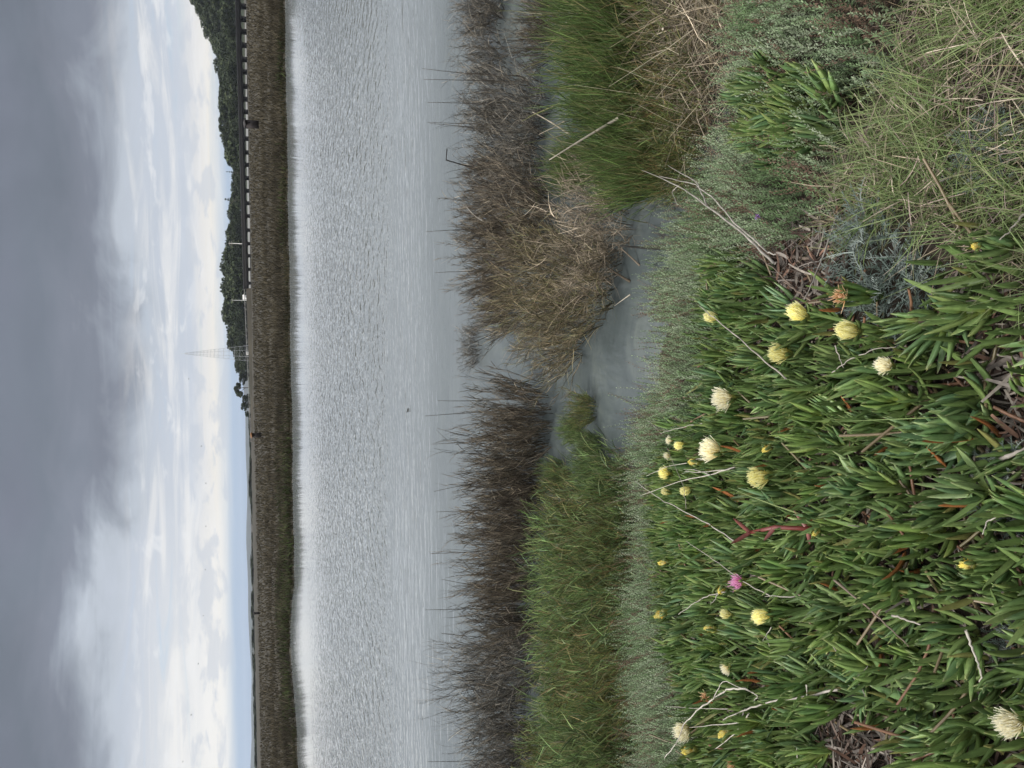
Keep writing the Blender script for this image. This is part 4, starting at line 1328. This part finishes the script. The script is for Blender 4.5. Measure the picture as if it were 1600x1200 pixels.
FL = {s: [flower_meshes(600 + i * 7 + j, s) for j in range(2)] for i, s in enumerate(['open', 'half', 'cream', 'bud', 'wilt', 'pink'])}
G_F = 'flowering ice plant shoots'
FLOWERS = [
    (1250, 497, 42, 'half', 'ice plant shoot with big yellow brush shaped flower nearest the woody debris'),
    (1224, 552, 40, 'open', 'ice plant shoot with round yellow flower showing an orange flap underneath'),
    (1330, 518, 46, 'half', 'ice plant shoot with largest golden flower beside the silvery plant'),
    (1313, 462, 26, 'wilt', 'ice plant shoot with wilted orange pink flower above the golden one'),
    (1387, 572, 32, 'cream', 'ice plant shoot with fading ragged cream flower below the golden one'),
    (1137, 620, 40, 'cream', 'ice plant shoot with white cream flower split by a leaf'),
    (1121, 706, 42, 'cream', 'ice plant shoot with cream flower next to the bare white twigs'),
    (1193, 742, 42, 'open', 'ice plant shoot with bright yellow flower deep in the middle of the carpet'),
    (1117, 500, 28, 'half', 'ice plant shoot with yellow flower crossed by a grey stick'),
    (1043, 742, 25, 'open', 'ice plant shoot with double looking yellow flower on the saltbush border'),
    (1074, 763, 22, 'half', 'ice plant shoot with small yellow flower tangled in white twigs'),
    (1043, 771, 17, 'half', 'ice plant shoot with little pale yellow flower touching the long white twig'),
    (1065, 694, 20, 'half', 'ice plant shoot with small yellow flower at the upper rim of the carpet'),
    (1049, 690, 14, 'cream', 'ice plant shoot with tiny white flower beside a small yellow one'),
    (1044, 709, 13, 'cream', 'ice plant shoot with tiny cream flower between two yellow border flowers'),
    (1086, 722, 14, 'bud', 'ice plant shoot with slim pale bud among white twigs'),
    (1197, 698, 14, 'bud', 'ice plant shoot with pale yellow bud above the bright middle flower'),
    (1156, 910, 28, 'pink', 'ice plant shoot with the only crumpled pink flower'),
    (1197, 960, 36, 'half', 'ice plant shoot with pale yellow flower tilted sideways near a forked twig'),
    (1139, 963, 22, 'half', 'ice plant shoot with small yellow flower left of the pale tilted one'),
    (1124, 912, 17, 'bud', 'ice plant shoot with yellow bud close to the pink flower'),
    (1032, 955, 17, 'bud', 'ice plant shoot with golden bud peeking out over the saltbush'),
    (1111, 985, 14, 'bud', 'ice plant shoot with pale orange round bud'),
    (1037, 878, 14, 'bud', 'ice plant shoot with amber bud on the rim opposite the green bushes'),
    (1271, 829, 13, 'bud', 'ice plant shoot with orange white bud beside the red dying shoot'),
    (1136, 1040, 18, 'cream', 'ice plant shoot with narrow cream flower half hidden by leaves'),
    (1070, 1138, 34, 'cream', 'ice plant shoot with faded whitish flower under a bare branch'),
    (1131, 1142, 18, 'bud', 'ice plant shoot with plump pale yellow bud by the bare branch'),
    (1076, 1172, 21, 'bud', 'ice plant shoot with yellow bud just below the faded whitish flower'),
    (1588, 1130, 50, 'cream', 'ice plant shoot with very large cream flower at the near corner of the carpet'),
    (1511, 884, 20, 'bud', 'ice plant shoot with orange yellow bud opening low in the near carpet'),
    (1521, 383, 15, 'bud', 'ice plant shoot with orange bud at the edge of the grass'),
    (1100, 1092, 13, 'wilt', 'ice plant shoot with tiny reddish wilted flower by the branch'),
    (1142, 1194, 15, 'wilt', 'ice plant shoot with reddish wilted flower at the outer left edge'),
]
flower_xy = []
for i, (px, py, size, style, lab) in enumerate(FLOWERS):
    P = ground(px, py, .133)
    flower_xy.append(P[:2])
    dep = float((P - CAM) @ Fv)
    s = (size * dep / FPX) / (.062 if style in ('open', 'cream', 'half') else .030 if style == 'bud' else .042)
    s = min(max(s * (1.16 if style != 'pink' else .95), .6), 1.7)
    gzv = float(gz(P[0], P[1]))
    o = inst('ice_plant', SHOOT[[0, 2, 6, 10, 4][i % 5]], (P[0], P[1], gzv + .005), rng.uniform(0, 6.28), .95)
    tag(o, lab, 'ice plant', G_F)
    fp, fs, fc = FL[style][i % 2]
    tx, ty = rng.normal(0.1, .22), rng.normal(0, .25)
    top = P[2] - gzv - .005 - .02 * s
    fl = inst('flower', fp, (0, 0, top / .95), rng.uniform(0, 6.28), s / .95, (tx, ty), o)
    link(bpy.data.objects.new('stamens', fs), fl); link(bpy.data.objects.new('calyx', fc), fl)

# plain shoots: the ones in view as things, those beyond the frame in the mat
CND = scatter(ICE, .084, .07, holes=BARE)
fx = np.array(flower_xy)
dmin = np.min(np.linalg.norm(CND[:, None, :2] - fx[None], axis=2), 1)
CND = CND[dmin > .058]
toc = fx + unit(-fx) * .075                      # leave the view of each flower open
dmin = np.min(np.linalg.norm(CND[:, None, :2] - toc[None], axis=2), 1)
CND = CND[dmin > .05]
ca, cb_ = project(CND + [0, 0, .07])
inview = (ca < 1660) & (cb_ < 1245) & (cb_ > -40)
VIEW, OUT = CND[inview], CND[~inview]
dist = np.linalg.norm(VIEW - CAM, axis=1)
order = np.argsort(dist)
n_ind = min(len(order), 250)
print('ice plants in view', len(order), 'outside', len(OUT))
for q in order[:n_ind]:
    P = VIEW[q]
    o = inst('ice_plant', SHOOT[int(rng.integers(0, len(SHOOT)))], (P[0], P[1], P[2] + rng.uniform(-.01, .03)), rng.uniform(0, 6.28), rng.uniform(.85, 1.22), (rng.normal(-.10, .2 + .14 * (P[1] < 1.7)), rng.normal(0, .22 + .14 * (P[1] < 1.7))))
    tag(o, 'plain green ice plant shoot without a flower in the big carpet', 'ice plant', 'plain shoots of the ice plant carpet')
for P in scatter(ICE2, .078, .05):
    o = inst('ice_plant', SHOOT[int(rng.integers(0, 3))], (P[0], P[1], P[2] + .03), rng.uniform(0, 6.28), rng.uniform(1.1, 1.35), (rng.normal(-.1, .15), rng.normal(0, .2)))
    tag(o, 'dark green ice plant shoot in the small separate patch inside the saltbush', 'ice plant', 'shoots of the small ice plant patch')


def ice_mat():
    """creeping lower leaves filling the carpet, plus shoots beyond the frame"""
    a = Acc()
    P = scatter(ICE, .029, .03, holes=BARE)
    n = len(P)
    az = rng.uniform(0, 6.28, n); tl = rng.uniform(.1, 1.05, n)
    rad = np.stack([np.cos(az), np.sin(az), np.zeros(n)], 1)
    A = rad * np.sin(tl)[:, None] + np.array([0, 0, 1]) * np.cos(tl)[:, None]
    N = -rad * np.cos(tl)[:, None] + np.array([0, 0, 1]) * np.sin(tl)[:, None]
    g = np.array([(.096, .152, .048), (.115, .174, .054), (.132, .188, .06), (.20, .20, .068)])
    cm = g[rng.choice(4, n, p=[.4, .35, .19, .06])] * rng.uniform(.7, 1.15, (n, 1))
    old = rng.uniform(0, 1, n) < .02
    cm[old] = np.array([.26, .10, .035]) * rng.uniform(.6, 1.2, (old.sum(), 1))
    a.add(*fleshy(P + [0, 0, 1] * rng.uniform(0, .05, (n, 1)), A, N, rng.uniform(.07, .12, n), rng.uniform(.010, .0145, n), rng.uniform(.05, .4, n), cm * 1.2, cm, cm))
    m = len(P) // 7
    i = rng.choice(n, m, replace=False)
    c = np.array([(.16, .12, .07), (.12, .10, .05), (.19, .10, .06)])[rng.integers(0, 3, m)]
    D = np.stack([rng.normal(0, 1, m), rng.normal(0, 1, m), rng.uniform(0, .3, m)], 1)
    a.add(*strands(P[i] + [0, 0, .01], D, rng.uniform(.08, .2, m), .008, rng.normal(0, .15, (m, 3)), c, c, segs=4, sides=5, taper=.8))
    rest = np.concatenate([OUT, VIEW[order[n_ind:]]])
    src = []
    for me in SHOOT[:4]:
        v = np.empty(len(me.vertices) * 3, np.float32); me.vertices.foreach_get('co', v)
        q = np.empty(len(me.loops), np.int32); me.loops.foreach_get('vertex_index', q)
        cc = np.empty(len(me.vertices) * 4, np.float32); me.color_attributes['Col'].data.foreach_get('color', cc)
        src.append((v.reshape(-1, 3), q.reshape(-1, 4), cc.reshape(-1, 4)[:, :3]))
    for P0 in rest:
        v, q, cc = src[int(rng.integers(0, 4))]; t = rng.uniform(0, 6.28)
        Rm = np.array([[math.cos(t), -math.sin(t), 0], [math.sin(t), math.cos(t), 0], [0, 0, 1]])
        a.add(v @ Rm.T * rng.uniform(.85, 1.2) + P0, q, cc)
    o = a.obj('ice_plant_mat', M_ICE)
    tag(o, 'creeping lower leaves and stems knitting the ice plant carpet together', 'ground cover', kind='stuff')


ice_mat()


def red_shoot():
    c0 = ground(1262, 826, .06); c1 = ground(1172, 832, .16); base = c0 - [0, 0, .06]
    a = Acc(); red = np.array([.17, .035, .028])
    mid = (c0 + c1) / 2 + [0.01, 0, .01]
    a.add(*tube([base - base, c0 - base, mid - base, c1 - base], [.006, .0065, .006, .005], red, 6, red * .8))
    B = np.array([c1, c1, mid, c0, c0]) - base
    A = np.array([[.55, .1, .6], [-.35, 0, .75], [-.45, .1, .35], [.4, .2, .2], [-.5, -.3, .15]])
    cm = np.tile(np.array([.24, .085, .075]), (5, 1)) * np.array([1, 1.1, .9, .8, 1.2])[:, None]
    a.add(*fleshy(B, A, np.tile([.2, -.6, .6], (5, 1)), np.array([.075, .08, .05, .06, .05]), np.full(5, .011), np.full(5, .25), cm, cm, cm * .6))
    o = a.obj('ice_plant', M_ICE); o.location = base
    tag(o, 'dying red ice plant shoot with two red horns in the middle of the carpet', 'ice plant')


red_shoot()


def purple_flower():
    p = ground(1181, 338, .13); b = p - [0, 0, .13]
    a = Acc(); a.add(*tube([(0, 0, 0), (.01, 0, .08), (0, 0, .125)], [.0018, .0016, .0012], (.09, .13, .05)))
    o = a.obj('wildflower', M_GREEN); o.location = b
    tag(o, 'tiny purple wildflower beside the long white twigs', 'flower')
    a = Acc(); n = 26
    D = unit(rng.normal(size=(n, 3)) + [0, 0, .6])
    a.add(*strands(np.tile([0, 0, .125], (n, 1)), D, .009, .004, rng.normal(0, .2, (n, 3)), (.35, .16, .55), (.48, .28, .70), segs=3, taper=.5))
    a.obj('petals', M_PETAL, o)


purple_flower()

# ------------------------------------------------------------------ dry twigs and branches
W1, W2, W3 = (.29, .265, .235), (.24, .215, .19), (.13, .10, .08)


def twig(lines, r, col, label, h=(.10, .16), name='dry_twig'):
    """lines: a main stem and its side branches as picture paths, lifted h metres over the ground"""
    a = Acc(); o0 = None
    for li, (path, k) in enumerate(lines):
        n = len(path); pts = []
        hs = np.linspace(h[0], h[1], n) if li == 0 else np.full(n, (h[0] + h[1]) / 2)
        for (x, y), hh in zip(path, hs):
            pts.append(ground(x, y, hh))
        pts = np.array(pts)
        # finer path with a little crookedness
        t = np.linspace(0, n - 1, n * 4)
        pf = np.stack([np.interp(t, np.arange(n), pts[:, c]) for c in range(3)], 1)
        pf[1:-1] += rng.normal(0, .0011, (len(pf) - 2, 3))
        if o0 is None: o0 = pf[0].copy()
        rr = np.linspace(r * k, r * k * .45, len(pf)) * .5 * rng.uniform(.85, 1.15, len(pf))
        a.add(*tube(pf - o0, rr, np.array(col) * rng.uniform(.85, 1.1), 6))
    o = a.obj(name, M_STEM); o.location = o0
    return tag(o, label, 'twig')


twig([([(1210, 412), (1165, 368), (1105, 322), (1060, 290), (1003, 266)], 1), ([(1105, 322), (1090, 285), (1043, 258)], .8), ([(1060, 290), (1050, 300), (1058, 320)], .6)], .0072, W1,
     'long white forked twig reaching from the debris over the channel', (.15, .36))
twig([([(1200, 395), (1150, 350), (1115, 310), (1085, 288), (1030, 275)], 1), ([(1200, 395), (1212, 398)], .8)], .0058, W1, 'thinner white twig running beside the long forked one', (.15, .33))
twig([([(1228, 592), (1190, 560), (1158, 532), (1120, 500), (1093, 478)], 1)], .0055, W2, 'straight grey stick crossing a yellow flower', (.12, .20))
twig([([(1310, 332), (1290, 390), (1270, 440), (1256, 468)], 1)], .0052, W2, 'pale stick standing in the woody debris', (.05, .13))
twig([([(1275, 475), (1245, 455), (1215, 425), (1180, 395)], 1), ([(1245, 455), (1225, 440), (1215, 470)], .7)], .006, W3, 'crooked grey branch on the woody debris', (.05, .11))
twig([([(1270, 405), (1240, 400), (1232, 425)], 1), ([(1240, 400), (1262, 420)], .7)], .011, W3, 'thick broken brown root piece on the debris', (.03, .05), 'root_piece')
twig([([(1148, 846), (1110, 820), (1065, 797), (1030, 778), (992, 752)], 1)], .0042, W1, 'long white twig slanting from the red shoot over the saltbush', (.14, .27))
twig([([(1148, 730), (1110, 742), (1060, 752), (1000, 775)], 1), ([(1110, 742), (1090, 735), (1068, 733)], .7), ([(1140, 733), (1100, 738), (1070, 737)], .8)], .0042, W1, 'forked white twig between the small yellow flowers', (.13, .22))
twig([([(1110, 712), (1075, 722), (1040, 730), (1010, 744)], 1)], .0034, W1, 'thin white twig arching by the double looking yellow flower', (.12, .20))
twig([([(1072, 795), (1068, 760), (1055, 730), (1042, 700)], 1)], .0022, W2, 'hair thin grey twig curving across the small border flowers', (.14, .2))
twig([([(1105, 660), (1070, 666), (1033, 677), (1010, 655)], 1)], .003, W1, 'thin pale twig pointing over the saltbush near the cream flower', (.12, .18))
twig([([(1212, 936), (1160, 908), (1115, 875), (1072, 845)], 1)], .0034, W2, 'thin grey twig passing the pink flower', (.11, .18))
twig([([(1142, 924), (1110, 930), (1085, 942), (1060, 960)], 1), ([(1122, 928), (1110, 945)], .7)], .0042, W1, 'white curved twig below the pink flower', (.12, .19))
twig([([(1242, 932), (1195, 932)], 1)], .0035, W1, 'short straight white twig under the pink flower', (.13, .13))
twig([([(1205, 980), (1192, 1002)], 1), ([(1197, 993), (1202, 1010)], .8)], .003, W1, 'short forked twig under the pale tilted flower', (.13, .13))
twig([([(1165, 1076), (1138, 1076), (1115, 1092), (1092, 1108), (1068, 1132), (1058, 1160), (1038, 1185)], 1), ([(1165, 1076), (1185, 1088), (1178, 1095)], .6), ([(1115, 1092), (1130, 1062), (1180, 1085)], .5)], .0062, W1,
     'bare branch bending over the faded whitish flower', (.12, .2))
twig([([(1310, 1078), (1260, 1088), (1200, 1098), (1165, 1108), (1130, 1125)], 1), ([(1165, 1108), (1155, 1130), (1072, 1137)], .7), ([(1170, 1115), (1150, 1145), (1118, 1170)], .7), ([(1260, 1070), (1262, 1110)], .6)], .0068, W1,
     'thick pale branch lying across the left of the carpet', (.09, .16))
twig([([(1155, 1108), (1100, 1107), (1040, 1104)], 1)], .003, W1, 'straight thin twig crossing under the bare branch', (.13, .16))
twig([([(1247, 1200), (1245, 1168)], 1)], .004, W1, 'short upright white stub at the left edge of the carpet', (.1, .11))
twig([([(1303, 906), (1345, 940), (1378, 968), (1420, 1010)], 1)], .006, W3, 'brown woody stick lying in the near carpet', (.13, .10))
twig([([(1394, 962), (1420, 970), (1447, 980)], 1)], .0055, W2, 'short pale stick next to the brown woody stick', (.11, .1))
twig([([(1509, 985), (1518, 1010), (1528, 1035), (1534, 1052), (1530, 1072)], 1)], .0055, W1, 'knobbly pale stick near the large cream flower', (.12, .1))
twig([([(1300, 1008), (1325, 1045), (1348, 1078), (1368, 1140)], 1), ([(1338, 1062), (1356, 1040)], .7), ([(1348, 1078), (1353, 1092)], .7)], .003, W2, 'thin forked twig above the bare litter patch', (.1, .07))
twig([([(1562, 718), (1600, 702), (1640, 690)], 1)], .009, W2, 'pale cut stick at the near edge of the carpet', (.07, .06))
twig([([(1565, 800), (1542, 815), (1535, 835)], 1)], .0035, W1, 'small curved pale twig by the bluish sprig', (.08, .1))
twig([([(1300, 582), (1330, 560), (1365, 545), (1400, 542)], 1), ([(1305, 540), (1318, 575)], 1.2)], .003, W2, 'curved straw coloured twig below the golden flower', (.13, .14))
twig([([(1030, 640), (1000, 605), (970, 560)], 1)], .0028, W2, 'thin pale twig leaning out over the clear pool', (.06, .05))
twig([([(1034, 622), (1012, 565), (986, 520)], 1), ([(1010, 560), (995, 550)], .7)], .0028, W2, 'second thin twig leaning out over the clear pool, with a side shoot', (.06, .05))
twig([([(1034, 550), (1020, 528)], 1)], .0036, W1, 'short white twig at the water edge by the pool', (.05, .06))
twig([([(1600, 335), (1578, 360), (1562, 375)], 1)], .0045, W2, 'grey twig in the grass at the near right', (.1, .12))
